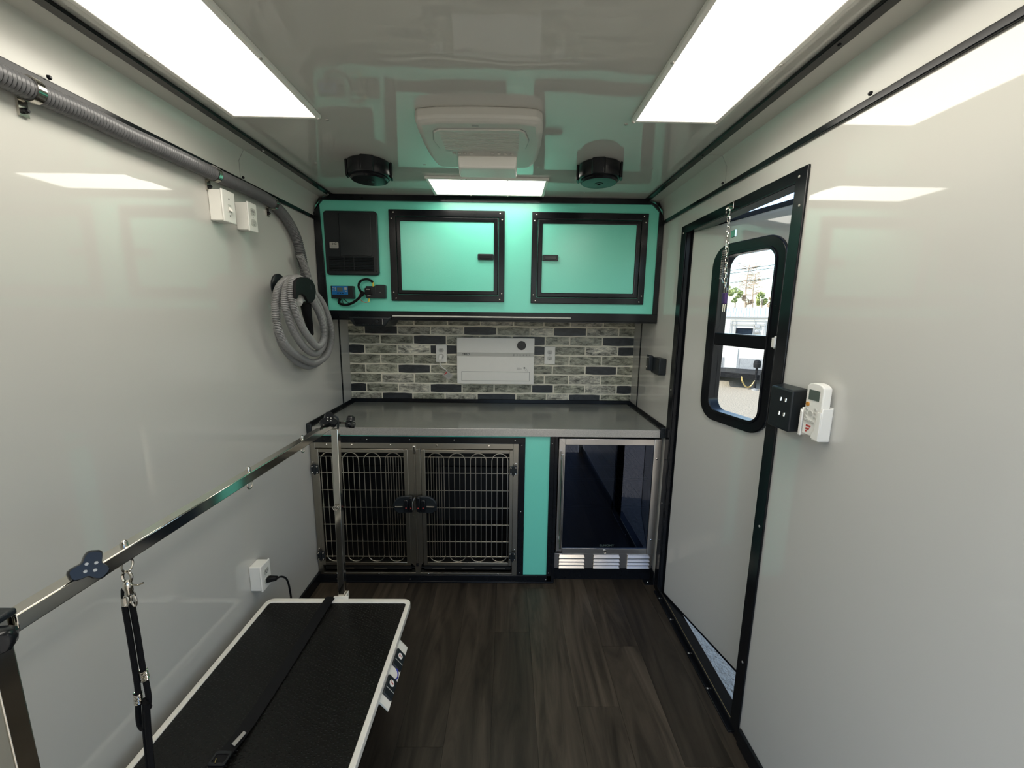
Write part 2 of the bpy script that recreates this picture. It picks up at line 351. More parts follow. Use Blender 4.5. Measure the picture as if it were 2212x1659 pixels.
# coves between wall and ceiling, black trims
def cove(sgn, x0):
    X = lambda d: x0 + sgn * d
    prof = [(0.0, 1.945), (0.003, 1.945), (0.003, 2.017), (0.024, 2.054), (0.098, 2.0585), (0.098, H), (0.0, H)]
    return MB().prism([(X(a), b_) for a, b_ in prof], 'y', YR, YU + .02)
struct('trim_1', cove(1, 0), 'cove', 'white cove moulding along the left wall top', 'trim')
struct('trim_2', cove(-1, W), 'cove', 'white cove moulding along the right wall top', 'trim')
def seam(sgn, x0, y):
    X = lambda d: x0 + sgn * d
    p = [(.0033, 1.945), (.0033, 2.0172), (.0242, 2.0537), (.098, 2.0582)]
    q = [(.0042, 1.945), (.0042, 2.0165), (.0245, 2.0528), (.098, 2.0574)]
    return MB().prism([(X(a), b_) for a, b_ in p + q[::-1]], 'y', y - .0008, y + .0008)
struct('trim_3', seam(1, 0, 1.661), 'greyink', 'thin joint line across the left cove', 'trim')
struct('trim_4', seam(-1, W, 1.636), 'greyink', 'thin joint line across the right cove', 'trim')
struct('trim_5', MB().box(.084, .112, YR, YU, H - .010, H - .0005), 'trim', 'black strip where left cove meets the ceiling', 'trim', bevel=.002)
struct('trim_6', MB().box(W - .112, W - .084, YR, YU, H - .010, H - .0005), 'trim', 'black strip where right cove meets the ceiling', 'trim', bevel=.002)
struct('trim_7', MB().box(0, .009, YR, YU, 1.935, 1.953), 'trim', 'black strip under the left cove above the hose', 'trim', bevel=.002)
struct('trim_8', MB().box(W - .009, W, YR, YU, 1.935, 1.953), 'trim', 'black strip under the right cove above the door', 'trim', bevel=.002)
struct('trim_9', MB().box(0, .004, 2.489, 2.5, .88, 1.425), 'trim', 'black vertical joint strip on left wall above the worktop', 'trim')
struct('trim_10', MB().box(W - .004, W, 2.493, 2.504, .88, 1.425), 'trim', 'black vertical joint strip on right wall above the worktop', 'trim')
struct('baseboard_left', MB().box(0, .012, YR, 2.03, 0, .062), 'trim', 'black baseboard along the left wall', 'baseboard', bevel=.002)
struct('baseboard_right', MB().box(W - .012, W, YR, 1.175, 0, .062), 'trim', 'black baseboard along the right wall in front of the door', 'baseboard', bevel=.002)
sb = MB()
for (xx, yy) in ((.439, 1.425), (.671, 1.81), (1.141, 1.815), (.439, 2.173), (1.393, 2.16), (1.391, 1.418), (1.611, 1.808), (.225, 1.81)):
    sb.screw((xx, yy, H), (0, 0, -1), .006, .003)
for yy in (1.661, 2.22):
    sb.screw((.098, yy, H - .01), (0, 0, -1), .004, .003)
ce = bpy.data.objects['ceiling']
obj('screw', sb, 'silver', ce, kind='stuff')
sb = MB()
for yy in (1.635, 2.24, 1.0):
    sb.screw((W - .012, yy, 1.957), (-1, 0, 0), .005, .006); sb.screw((W - .098, yy, H - .010), (0, 0, -1), .004, .003)
obj('screw', sb, 'trim', bpy.data.objects['wall_right'], kind='stuff')
sb = MB()
for yy in (1.661, 2.23, 1.0): sb.screw((.012, yy, 1.957), (1, 0, 0), .005, .006)
obj('screw', sb, 'trim', bpy.data.objects['wall_left'], kind='stuff')

# ------------------------------------------------------------------ door frame and the door standing ajar
tr = thing('trim_11', (W, 1.58, 0), 'black metal frame around the right side door', 'door frame', kind='structure')
mb = MB().ring(rect(1.182, 2.0, -.0, 1.873), rect(DY0 + .008, DY1 - .002, .034, DZ1), 'x', W - .007, W)
obj('face_frame', mb, 'trim', tr, bevel=.002)
obj('jamb', MB().box(W, W + .06, DY1 - .004, DY1 + .02, -.03, DZ1).box(W, W + .045, DY0 - .02, DY0 + .008, -.03, DZ1).box(W, W + .05, DY0, DY1, DZ1 - .001, DZ1 + .01), 'trim', tr)
obj('threshold', MB().box(W - .02, W + .062, DY0 - .01, DY1 + .01, -.03, .006), 'trim', tr, bevel=.002)
obj('threshold_strip', MB().box(W + .012, W + .016, DY0 + .01, DY1, .006, .0075), 'gold', tr)
sb = MB()
for yy, zz_ in ((1.2, 1.77), (1.215, 1.85), (1.6, 1.845), (1.975, 1.84), (1.976, 1.1), (1.976, .5), (1.2, .8), (1.2, .3)): sb.screw((W - .007, yy, zz_), (-1, 0, 0), .004, .002)
for yy in (1.9, 1.75, 1.55, 1.38): sb.screw((W - .012, yy, .006), (0, 0, 1), .004, .002)
obj('screw', sb, 'silver', tr, kind='stuff')

dang = math.atan2(-.9704, .2415)
dr = thing('door_1', (1.862, 1.936, 0), 'white outward opening side door standing ajar with a tall window', 'door', kind='structure', rotz=dang)
DWID = .745
wo_, wi_ = rrect(.155, .508, 1.018, 1.752, .085, 8), rrect(.20, .466, 1.062, 1.708, .05, 8)
slab = MB().ring([(p[0], p[1]) for p in rrect(0, DWID, .015, 1.845, .004, 8)], rrect(.17, .493, 1.033, 1.737, .075, 8), 'y', 0, .035)
obj('door_panel', slab, 'wall', dr)
edge = MB().ring(rrect(-.004, DWID + .006, .008, 1.856, .004, 2), rrect(.004, DWID - .008, .017, 1.838, .004, 2), 'y', -.002, .037)
obj('edge_trim', edge, 'trim', dr)
wf = obj('window_frame', MB().ring(wo_, wi_, 'y', -.012, .045), 'trim', dr, bevel=.004)
obj('inner_lip', MB().ring(rrect(.192, .474, 1.054, 1.716, .056, 8), rrect(.212, .468, 1.066, 1.704, .046, 8), 'y', -.018, -.01), 'trim', wf, bevel=.002)
obj('mid_rail', MB().box(.196, .47, -.016, .03, 1.343, 1.393), 'trim', wf, bevel=.004)
obj('window_pane', MB().prism(rrect(.2, .466, 1.39, 1.708, .045, 6), 'y', .012, .016), 'glass', dr)
obj('window_pane', MB().prism(rrect(.2, .466, 1.062, 1.345, .045, 6), 'y', .02, .024), 'glass', dr)
obj('window_latch', MB().box(.505, .518, -.03, -.004, 1.355, 1.39).box(.5, .52, -.014, -.008, 1.35, 1.395), 'white', dr, bevel=.002)
sb = MB()
for s_, z_ in ((.178, 1.2), (.178, 1.45), (.178, 1.62), (.26, 1.04), (.4, 1.04), (.487, 1.2), (.487, 1.5)): sb.screw((s_, -.012, z_), (0, -1, 0), .004, .002)
obj('screw', sb, 'trim', wf, kind='stuff')

# door chain
ch = thing('door_chain', (1.815, 1.52, 1.47), 'silver chain with a spring hanging from a hook on the door frame', 'chain')
obj('hook_plate', MB().box(W - .011, W - .007, 1.548, 1.582, 1.845, 1.872), 'chrome', ch, bevel=.002)
hook = spline([(W - .011, 1.565, 1.857), (W - .03, 1.553, 1.85), (W - .04, 1.54, 1.838), (W - .038, 1.527, 1.842), (W - .036, 1.518, 1.832), (W - .036, 1.522, 1.815), (W - .036, 1.535, 1.812)], 8)
obj('hook', MB().tube(hook, .0022, 8), 'chrome', ch)
def link(c, t, nrm, L=.021, wd=.0085, r=.0014):
    t = Vector(t).normalized(); nrm = Vector(nrm); nrm = (nrm - t * nrm.dot(t)).normalized(); c = Vector(c); pts = []
    for k in range(16):
        a = 2 * PI * k / 16; s_ = math.copysign(1, math.cos(a)) * (L - wd) / 2 if abs(math.cos(a)) > 1e-6 else 0
        pts.append(c + t * (math.cos(a) * wd / 2 + s_) + nrm * math.sin(a) * wd / 2)
    return MB().tube(pts, r, 6, True)
P0, P1 = Vector((1.804, 1.523, 1.812)), Vector((1.806, 1.500, 1.545)); nl = 15
for k in range(nl):
    c = P0.lerp(P1, (k + .5) / nl); obj('chain_link', link(c, P1 - P0, (0, 1, 0) if k % 2 else (.8, -.6, 0)), 'chrome', ch)
hx = [Vector((1.806, 1.535 + .0075 * math.cos(k * .9), 1.70 - .00085 * k)) + Vector((.0075 * math.sin(k * .9), 0, 0)) for k in range(120)]
obj('spring', MB().tube(hx, .0014, 5), 'chrome', ch)
obj('spring_hook', MB().tube(spline([(1.806, 1.53, 1.702), (1.806, 1.528, 1.74), (1.812, 1.522, 1.765)], 6), .0015, 6), 'chrome', ch)
obj('spring_hook', MB().tube(spline([(1.806, 1.535, 1.60), (1.806, 1.524, 1.585), (1.805, 1.51, 1.58)], 6), .0015, 6), 'chrome', ch)
obj('door_bracket', MB().box(1.822, 1.828, 1.505, 1.53, 1.742, 1.765), 'chrome', ch)
obj('purple_grip', MB().box(1.800, 1.812, 1.489, 1.511, 1.506, 1.546), 'purple', ch, bevel=.003, label='small purple grip at chain end')
for yy in (1.494, 1.507): obj('prong', MB().tube([(1.806, yy, 1.507), (1.806, yy, 1.478)], .0015, 6), 'chrome', ch)

# ------------------------------------------------------------------ ceiling lights
def panel(name, x0, x1, y0, y1, label, nx, ny, fw=.014):
    t = thing(name, ((x0 + x1) / 2, (y0 + y1) / 2, H), label, 'ceiling light', 'light panels on the ceiling')
    obj('diffuser', MB().box(x0 + fw, x1 - fw, y0 + fw * .8, y1 - fw * .8, H - .0085, H - .001), 'led', t)
    obj('frame', MB().ring(rect(x0, x1, y0, y1), rect(x0 + fw, x1 - fw, y0 + fw * .8, y1 - fw * .8), 'z', H - .012, H), 'white', t, bevel=.002)
    s_ = MB()
    for k in range(ny + 1):
        yy = y0 + .004 + (y1 - y0 - .008) * k / ny
        for xx in (x0 + .006, x1 - .006): s_.screw((xx, yy, H - .012), (0, 0, -1), .005, .003)
    for k in range(1, nx):
        for yy in (y0 + .005, y1 - .005): s_.screw((x0 + (x1 - x0) * k / nx, yy, H - .012), (0, 0, -1), .004, .003)
    obj('screw', s_, 'silver', t, kind='stuff')
panel('ceiling_light', .157, .434, .17, 1.395, 'long bright light panel on left of ceiling above grooming table', 1, 4)
panel('ceiling_light', 1.396, 1.668, .155, 1.38, 'long bright light panel on right of ceiling next to the door wall', 1, 4)
panel('ceiling_light', .643, 1.198, 1.945, 2.2, 'short bright light panel on ceiling right before teal cabinets', 3, 1)

# ceiling air unit
t = thing('air_conditioner', (.925, 1.52, H), 'white ceiling air conditioner cover between the two long lights', 'air conditioner')
out = [(.742, 1.335), (.80, 1.322), (.925, 1.316), (1.05, 1.318), (1.10, 1.326), (1.118, 1.345), (1.126, 1.42), (1.128, 1.53), (1.124, 1.64), (1.112, 1.70), (1.09, 1.722), (.76, 1.726), (.738, 1.705), (.728, 1.62), (.726, 1.52), (.728, 1.42), (.732, 1.355)]
cx, cy = .925, 1.52
ins = [(cx + (p[0] - cx) * .93, cy + (p[1] - cy) * .93) for p in out]
n_ = len(out); v = [(p[0], p[1], H) for p in out] + [(p[0], p[1], 2.034) for p in out] + [(p[0], p[1], 2.021) for p in ins]
f = [tuple(range(n_)), tuple(range(2 * n_, 3 * n_))[::-1]] + [(k * n_ + i, k * n_ + (i + 1) % n_, (k + 1) * n_ + (i + 1) % n_, (k + 1) * n_ + i) for k in (0, 1) for i in range(n_)]
obj('cover', MB().add(v, f), 'offwhite', t, bevel=.006, seg=3)
gp = [(.80, 1.372), (1.05, 1.366), (1.068, 1.385), (1.082, 1.445), (1.074, 1.51), (1.05, 1.532), (.80, 1.538), (.782, 1.52), (.772, 1.455), (.782, 1.39)]
obj('intake_panel', MB().prism(gp, 'z', 2.0165, 2.022), 'offwhite', t, bevel=.002)
sl = MB()
for k in range(14): sl.box(.80, 1.05, 1.388 + k * .010, 1.3905 + k * .010, 2.0155, 2.017)
obj('intake_grille', sl, 'offwhite', t, kind='stuff')
obj('panel_gap', MB().ring([(cx + (p[0] - cx) * 1.02, 1.452 + (p[1] - 1.452) * 1.03) for p in gp], [(cx + (p[0] - cx) * 1.003, 1.452 + (p[1] - 1.452) * 1.005) for p in gp], 'z', 2.0203, 2.0212), 'greyink', t)
for bx in (.824, .843, .862, .885, .960, .983, 1.005, 1.028):
    obj('button', MB().box(bx - .006, bx + .006, 1.558, 1.57, 2.0165, 2.0215), 'offwhite', t, bevel=.002)
obj('logo_mark', MB().box(.905, .925, 1.345, 1.352, 2.0195, 2.0212), 'greyink', t)
obj('air_duct', MB().hexa([(.832, 1.59, 2.024), (1.048, 1.584, 2.024), (1.05, 1.70, 2.024), (.826, 1.70, 2.024)][::-1], [(.836, 1.595, 1.982), (1.044, 1.59, 1.982), (1.048, 1.69, 1.978), (.83, 1.69, 1.978)][::-1]), 'white', t, bevel=.008, seg=3)

# round black ceiling fittings
def vent(xc, yc, rot, label):
    t = thing('ceiling_vent', (xc, yc, H), label, 'vent', 'round black vents on the ceiling')
    obj('housing', MB().lathe([(.083, 0), (.086, .004), (.086, .05), (.083, .056), (.078, .058)], (xc, yc, H), (0, 0, -1), 40), 'blackgloss', t)
    obj('cap', MB().lathe([(.075, .056), (.076, .064), (.070, .070), (.045, .072), (.0001, .072)], (xc, yc, H), (0, 0, -1), 40), 'blackgloss', t)
    for k in range(4):
        a = rot + k * PI / 2; c, s_ = math.cos(a), math.sin(a); pl = []
        for r_, w_ in ((.083, -.028), (.0915, -.022), (.0925, 0), (.0915, .022), (.083, .028)): pl.append((xc + c * r_ - s_ * w_, yc + s_ * r_ + c * w_))
        obj('rim_lug', MB().prism(pl, 'z', H - .058, H), 'blackgloss', t, bevel=.002)
    obj('centre_boss', MB().lathe([(.018, .07), (.018, .0735), (.008, .0742), (.006, .072), (.0001, .072)], (xc, yc, H), (0, 0, -1), 20), 'blackgloss', t)
vent(.448, 1.795, .2, 'round black ceiling vent on the left above the power panel')
vent(1.388, 1.78, -.25, 'round black ceiling vent on the right near the door side')

# ------------------------------------------------------------------ upper cabinet
uc = thing('wall_cabinet', (W / 2, YU, 1.425), 'teal overhead cabinet with black trims spanning the back wall', 'cabinet')
shape = lambda a, zb, zt, c: [(a, zb), (W - a, zb), (W - a, zt - c), (W - a - c, zt), (a + c, zt), (a, zt - c)]
obj('carcass', MB().prism(shape(.004, 1.43, 2.056, .09), 'y', YU + .012, D - .005), 'trim', uc)
obj('face_panel', MB().prism(shape(.01, 1.44, 2.05, .045), 'y', YU, YU + .012), 'teal', uc)
obj('left_trim', MB().hexa([(.002, YU - .01, 1.425), (.05, YU - .01, 1.425), (.05, YU, 1.425), (.002, YU, 1.425)], [(.002, YU - .01, 1.97), (.034, YU - .01, 2.012), (.034, YU, 2.012), (.002, YU, 1.97)]), 'trim', uc, bevel=.002)
obj('right_trim', MB().hexa([(1.811, YU - .01, 1.425), (1.838, YU - .01, 1.425), (1.838, YU, 1.425), (1.811, YU, 1.425)], [(1.811, YU - .01, 2.0), (1.838, YU - .01, 1.965), (1.838, YU, 1.965), (1.811, YU, 2.0)]), 'trim', uc, bevel=.002)
obj('top_trim', MB().prism([(.03, 2.008), (.052, 2.031), (1.772, 2.034), (1.81, 2.0), (1.832, 1.975), (1.80, 2.03), (1.73, 2.061), (.11, 2.061), (.05, 2.04), (.008, 1.98)], 'y', YU - .012, YU + .002), 'trim', uc)
obj('bottom_trim', MB().box(.004, 1.838, YU - .012, YU + .01, 1.425, 1.4685), 'trim', uc, bevel=.002)
obj('bottom_lip', MB().box(.004, 1.838, YU - .006, YU + .05, 1.418, 1.4265), 'trim', uc)
def cdoor(x0, x1, z0, z1, ix0, ix1, iz0, iz1, px0, px1, pz0, pz1, latch, lab):
    d = obj('door', MB().box(px0 - .004, px1 + .004, YU - .012, YU - .002, pz0 - .004, pz1 + .004), 'teal', uc, label=lab)
    obj('outer_frame', MB().ring(rect(x0, x1, z0, z1), rect(ix0, ix1, iz0, iz1), 'y', YU - .014, YU), 'trim', d, bevel=.0025)
    obj('inner_frame', MB().ring(rect(ix0 + .003, ix1 - .003, iz0 + .003, iz1 - .003), rect(px0, px1, pz0, pz1), 'y', YU - .019, YU - .002), 'trim', d, bevel=.004)
    mid = MB()
    for q in (0, 1): 
        mid.ring(rect(ix0 + .008 + q * .006, ix1 - .008 - q * .006, iz0 + .008 + q * .006, iz1 - .008 - q * .006), rect(ix0 + .010 + q * .006, ix1 - .010 - q * .006, iz0 + .010 + q * .006, iz1 - .010 - q * .006), 'y', YU - .0205, YU - .018)
    obj('frame_rib', mid, 'trim', d)
    la = obj('latch', MB().prism(rrect(latch, latch + .084, 1.741, 1.772, .005, 3), 'y', YU - .022, YU - .011), 'black', d, bevel=.002)
    obj('finger_pull', MB().prism(rrect(latch + .010, latch + .074, 1.748, 1.766, .003, 3), 'y', YU - .0235, YU - .021), 'blackgloss', la, bevel=.001)
    s_ = MB()
    for xx in (x0 + .025, x1 - .025):
        for zz_ in (z0 + .014, z1 - .014): s_.screw((xx, YU - .014, zz_), (0, -1, 0), .004, .002)
    for zz_ in (z0 + .045, z1 - .045):
        for xx in (x0 + .014, x1 - .014): s_.screw((xx, YU - .014, zz_), (0, -1, 0), .004, .002)
    obj('screw', s_, 'chrome', d, kind='stuff')
cdoor(.393, 1.0, 1.523, 1.99, .429, .969, 1.556, 1.957, .452, .943, 1.58, 1.932, .858, 'left cabinet door with latch at its right')
cdoor(1.143, 1.756, 1.519, 1.988, 1.173, 1.722, 1.55, 1.954, 1.199, 1.694, 1.576, 1.93, 1.201, 'right cabinet door with latch at its left')
o = tag(obj('light_strip', MB().box(.394, 1.365, YU - .016, YU - .004, 1.4385, 1.4465), 'offwhite', bevel=.002), 'thin unlit white strip along underside of the teal cabinet', 'light strip')

# things mounted on the upper cabinet
t = thing('power_converter', (.195, YU, 1.65), 'black power converter box with vent louvres on teal cabinet', 'power converter')
obj('case', MB().prism(rrect(.057, .334, 1.654, 1.977, .016, 5), 'y', YU - .022, YU), 'black', t, bevel=.005, seg=3)
obj('door_panel', MB().prism(rrect(.139, .302, 1.752, 1.962, .004, 2), 'y', YU - .0255, YU - .02), 'black', t, bevel=.0015)
obj('divider_rib', MB().box(.1335, .137, YU - .026, YU - .02, 1.75, 1.965), 'black', t)
ve = obj('vent_recess', MB().box(.075, .31, YU - .0235, YU - .018, 1.674, 1.748), 'rubber', t)
for k in range(9):
    obj('louvre', MB().hexa([(.078, YU - .0275, 1.678 + k * .0079), (.307, YU - .0275, 1.678 + k * .0079), (.307, YU - .0225, 1.676 + k * .0079), (.078, YU - .0225, 1.676 + k * .0079)],
                            [(.078, YU - .0255, 1.682 + k * .0079), (.307, YU - .0255, 1.682 + k * .0079), (.307, YU - .0225, 1.681 + k * .0079), (.078, YU - .0225, 1.681 + k * .0079)]), 'black', ve)
for xx in (.154, .205): obj('vent_rib', MB().box(xx, xx + .003, YU - .028, YU - .022, 1.676, 1.747), 'black', t)
lb = obj('sticker', MB().prism(rrect(.083, .129, 1.789, 1.820, .004, 3), 'y', YU - .0232, YU - .021), 'silver', t)
text('sticker_letters', 'HC', .016, 'ink', lb, (.108, YU - .0235, 1.811), extrude=.0002)
obj('sticker_lines', MB().box(.090, .122, YU - .0236, YU - .023, 1.797, 1.801).box(.092, .120, YU - .0236, YU - .023, 1.7925, 1.7945), 'greyink', lb)
sb = MB().screw((.322, YU - .022, 1.674), (0, -1, 0), .004, .002).screw((.068, YU - .022, 1.674), (0, -1, 0), .004, .002)
obj('screw', sb, 'rubber', t, kind='stuff')

t = thing('charge_controller', (.137, YU, 1.53), 'small solar charge controller with blue face under the power converter', 'controller')
obj('case', MB().box(.077, .197, YU - .03, YU, 1.531, 1.597), 'black', t, bevel=.003)
fc = obj('face_label', MB().box(.085, .168, YU - .0315, YU - .029, 1.551, 1.596), 'blue', t)
obj('screen', MB().box(.112, .141, YU - .0325, YU - .031, 1.567, 1.588), 'lcd', fc)
for k in range(3): obj('button', MB().lathe([(.0035, 0), (.003, .002), (.0001, .002)], (.115 + k * .013, YU - .0315, 1.559), (0, -1, 0), 10), 'rubber', fc)
obj('print_mark', MB().box(.088, .094, YU - .0322, YU - .0312, 1.585, 1.588).box(.088, .092, YU - .0322, YU - .0312, 1.573, 1.576).box(.100, .105, YU - .0322, YU - .0312, 1.582, 1.588).box(.101, .105, YU - .0322, YU - .0312, 1.572, 1.577).box(.150, .163, YU - .0322, YU - .0312, 1.576, 1.589).box(.153, .162, YU - .0322, YU - .0312, 1.567, 1.571), 'silver', fc, kind='stuff')
t = thing('battery_switch', (.315, YU, 1.53), 'black circuit breaker block with hinged plate beside the blue controller', 'circuit breaker')
obj('block', MB().prism(rrect(.261, .315, 1.534, 1.598, .006, 3), 'y', YU - .028, YU), 'black', t, bevel=.003)
obj('side_plate', MB().prism(rrect(.311, .366, 1.534, 1.606, .007, 3), 'y', YU - .026, YU), 'black', t, bevel=.003)
obj('raised_switch', MB().prism(rrect(.257, .297, 1.552, 1.588, .005, 3), 'y', YU - .034, YU - .026), 'blackgloss', t, bevel=.002)
obj('print_mark', MB().box(.266, .287, YU - .0348, YU - .0338, 1.579, 1.583).box(.270, .286, YU - .0288, YU - .0278, 1.546, 1.549).box(.336, .339, YU - .0268, YU - .0258, 1.565, 1.567), 'silver', t, kind='stuff')
hz = lambda xx, yy, y=.02: (lambda u, v_: ((u - 716) / 50.0 * .1255 + .078, YU - y, 1.597 - (v_ - 618) * .00252))(690 + xx / 12.76, 580 + yy / 12.76)
t = thing('wire_harness', (.2, YU, 1.5), 'thick black sheathed cable looping between controller and circuit breaker', 'cable')
path = [hz(545, 820), hz(515, 930, .022), hz(620, 975, .025), hz(780, 975, .03), hz(950, 905, .034), hz(1090, 800, .036), hz(1200, 670, .036)]
obj('lower_sheath', MB().tube(spline(path, 8), .0068, 10), 'cord', t)
path = [hz(1210, 690, .03), hz(1120, 600, .03), hz(1085, 470, .03), hz(1150, 350, .03), hz(1290, 305, .03), hz(1400, 325, .028), hz(1465, 380, .024)]
obj('upper_sheath', MB().tube(spline(path, 8), .0062, 10), 'cord', t)
obj('tape_wrap', MB().tube([hz(1150, 740, .034), hz(1220, 640, .034)], .0098, 12), 'cord', t)
obj('yellow_connector', MB().tube([hz(1465, 375, .024), hz(1470, 490, .026)], .0042, 8), 'yellow', t, label='yellow crimp connector')
obj('yellow_connector', MB().tube([hz(1350, 810, .028), hz(1330, 900, .028)], .0042, 8), 'yellow', t, label='yellow crimp connector')
obj('red_wire', MB().tube(spline([hz(1135, 670, .034), hz(1090, 760, .036), hz(1150, 870, .036), hz(1250, 915, .034), hz(1335, 895, .028)], 8), .0016, 8), 'red', t, label='thin red wire')
obj('thin_wire', MB().tube(spline([hz(640, 820), hz(700, 880), hz(790, 930, .03)], 6), .0018, 6).tube(spline([hz(590, 820), hz(600, 880), hz(640, 950, .028)], 6), .0018, 6), 'cord', t)

t = thing('radio', (.275, 2.24, 1.425), 'black radio unit hanging under left end of teal cabinet', 'radio')
obj('housing', MB().hexa([(.19, 2.235, 1.385), (.352, 2.235, 1.383), (.372, 2.40, 1.385), (.19, 2.40, 1.385)], [(.155, 2.232, 1.436), (.392, 2.232, 1.436), (.392, 2.42, 1.436), (.155, 2.42, 1.436)]), 'black', t, bevel=.008, seg=3)
obj('face_plate', MB().hexa([(.20, 2.230, 1.394), (.342, 2.230, 1.393), (.342, 2.236, 1.393), (.20, 2.236, 1.394)], [(.187, 2.227, 1.428), (.352, 2.227, 1.428), (.352, 2.236, 1.428), (.187, 2.236, 1.428)]), 'blackgloss', t, bevel=.002)
obj('display', MB().box(.235, .292, 2.2255, 2.231, 1.402, 1.42), 'blackgloss', t)
for k in range(7): obj('button', MB().box(.238 + k * .009, .244 + k * .009, 2.2255, 2.231, 1.396, 1.399), 'black', t)
obj('volume_knob', MB().lathe([(.008, 0), (.008, .007), (.006, .009), (.0001, .009)], (.315, 2.2285, 1.412), (0, -1, 0), 16), 'black', t)
obj('side_bar', MB().box(.3445, .3465, 2.2235, 2.23, 1.397, 1.427), 'greyink', t)

# ------------------------------------------------------------------ back wall things
t = thing('wall_heater', (.946, D, 1.012), 'white wall heater with round black dial and brand mark on brick wall', 'heater')
Y = D
obj('body', MB().prism(rrect(.698, 1.193, 1.012, 1.311, .006, 3), 'y', Y - .04, Y - .001), 'white', t, bevel=.003)
obj('upper_panel', MB().prism(rrect(.699, 1.192, 1.2155, 1.310, .004, 3), 'y', Y - .0435, Y - .038), 'white', t, bevel=.0015)
obj('control_band', MB().box(.699, 1.192, Y - .0425, Y - .038, 1.1935, 1.2145), 'offwhite', t)
obj('lower_panel', MB().prism(rrect(.699, 1.192, 1.013, 1.192, .004, 3), 'y', Y - .0435, Y - .038), 'white', t, bevel=.0015)
obj('outlet_flap', MB().ring(rect(.727, 1.164, 1.034, 1.094), rect(.7285, 1.1625, 1.0355, 1.0925), 'y', Y - .0441, Y - .043), 'ink', t)
obj('air_flap', MB().box(.7295, 1.1615, Y - .0445, Y - .043, 1.0365, 1.0915), 'white', t)
obj('dial', MB().lathe([(.0285, 0), (.0285, .004), (.026, .007), (.0001, .007)], (1.110, Y - .0435, 1.264), (0, -1, 0), 32), 'blackgloss', t, label='round black dial')
text('brand_letters', 'DREO', .0185, 'ink', t, (.756, Y - .043, 1.2045), sx=1.0)
for k in range(6):
    obj('touch_icon', MB().lathe([(.0042, 0), (.0042, .0006), (.003, .0006), (.003, 0)], (1.062 + k * .0202, Y - .0426, 1.2035), (0, -1, 0), 10), 'greyink', t)
ic = MB().box(1.082, 1.103, Y - .0441, Y - .043, 1.1185, 1.121).box(1.082, 1.113, Y - .0441, Y - .043, 1.1125, 1.115).box(1.082, 1.100, Y - .0441, Y - .043, 1.1085, 1.110)
obj('notice_lines', ic, 'greyink', t)
hn = MB().tube(spline([(1.124, Y - .0436, 1.121), (1.128, Y - .0436, 1.126), (1.134, Y - .0436, 1.124), (1.137, Y - .0436, 1.119), (1.142, Y - .0436, 1.117), (1.147, Y - .0436, 1.108), (1.152, Y - .0436, 1.098)], 4), .0006, 5)
hn.tube(spline([(1.124, Y - .0436, 1.121), (1.127, Y - .0436, 1.116), (1.131, Y - .0436, 1.113), (1.136, Y - .0436, 1.106), (1.144, Y - .0436, 1.098)], 4), .0006, 5)
hn.lathe([(.005, 0), (.005, .0006), (.0035, .0006), (.0035, 0)], (1.131, Y - .0435, 1.120), (0, -1, 0), 10)
obj('hand_icon', hn, 'greyink', t)

def duplex(parent, c, xd, nd):
    c = Vector(c); X = Vector(xd); N = Vector(nd); Z = Vector((0, 0, 1))
    for s_ in (-1, 1):
        cc = c + Z * .0195 * s_
        pts = [(cc + X * (.0165 * math.cos(a)) + Z * max(-.0125, min(.0125, .0165 * math.sin(a)))) for a in [2 * PI * k / 20 for k in range(20)]]
        rf = obj('receptacle', MB().add([p for p in pts] + [p + N * .0016 for p in pts], [tuple(range(20)), tuple(range(20, 40))[::-1]] + [(i, (i + 1) % 20, 20 + (i + 1) % 20, 20 + i) for i in range(20)]), 'offwhite', parent)
        sl_ = MB()
        for dx, hh in ((-.0055, .0042), (.0055, .0036)):
            q = cc + X * dx + Z * .002 + N * .0016
            a, b_ = X * .0011, Z * hh
            sl_.hexa([q - a - b_, q + a - b_, q + a + b_, q - a + b_], [p + N * .0004 for p in (q - a - b_, q + a - b_, q + a + b_, q - a + b_)])
        sl_.lathe([(.0022, 0), (.0022, .0004), (.0001, .0004)], cc - Z * .007 + N * .0016, N, 8)
        obj('slot', sl_, 'ink', rf)
    obj('screw', MB().screw(c, N, .0025, .001), 'silver', parent)
def wall_plate(x0, z0, label):
    t = thing('outlet_plate', (x0, D, z0), label, 'outlet', 'outlets on the brick wall')
    obj('plate', MB().box(x0 - .0355, x0 + .0355, D - .009, D - .001, z0, z0 + .116), 'white', t, bevel=.003)
    duplex(t, (x0, D - .009, z0 + .058), (1, 0, 0), (0, -1, 0)); return t
wall_plate(.594, 1.1475, 'white wall outlet left of heater with a white plug in it')
wall_plate(1.295, 1.142, 'empty white wall outlet on brick wall right of the heater')
t = thing('heater_cord', (.594, D, 1.05), 'white plug and short cord with warning tag hanging left of heater', 'power cord')
zp = 1.186
obj('plug', MB().hexa([(.578, D - .034, zp - .022), (.600, D - .034, zp - .022), (.597, D - .011, zp - .016), (.581, D - .011, zp - .016)], [(.582, D - .03, zp + .014), (.606, D - .03, zp + .014), (.606, D - .011, zp + .014), (.582, D - .011, zp + .014)]), 'white', t, bevel=.004, seg=3)
obj('cord', MB().tube(spline([(.590, D - .028, zp - .018), (.588, D - .026, zp - .045), (.596, D - .02, zp - .066), (.615, D - .015, zp - .082), (.628, D - .014, zp - .092)], 8), .0032, 8), 'white', t)
dg = [(.629, 1.096), (.600, 1.063), (.642, 1.030), (.671, 1.064)]
tg = obj('warning_tag', MB().prism(dg, 'y', D - .016, D - .0145), 'silver', t, label='small diamond hung paper warning tag')
obj('tag_print', MB().prism([(.627, 1.088), (.611, 1.070), (.617, 1.065), (.633, 1.083)], 'y', D - .0166, D - .0158), 'red', tg)
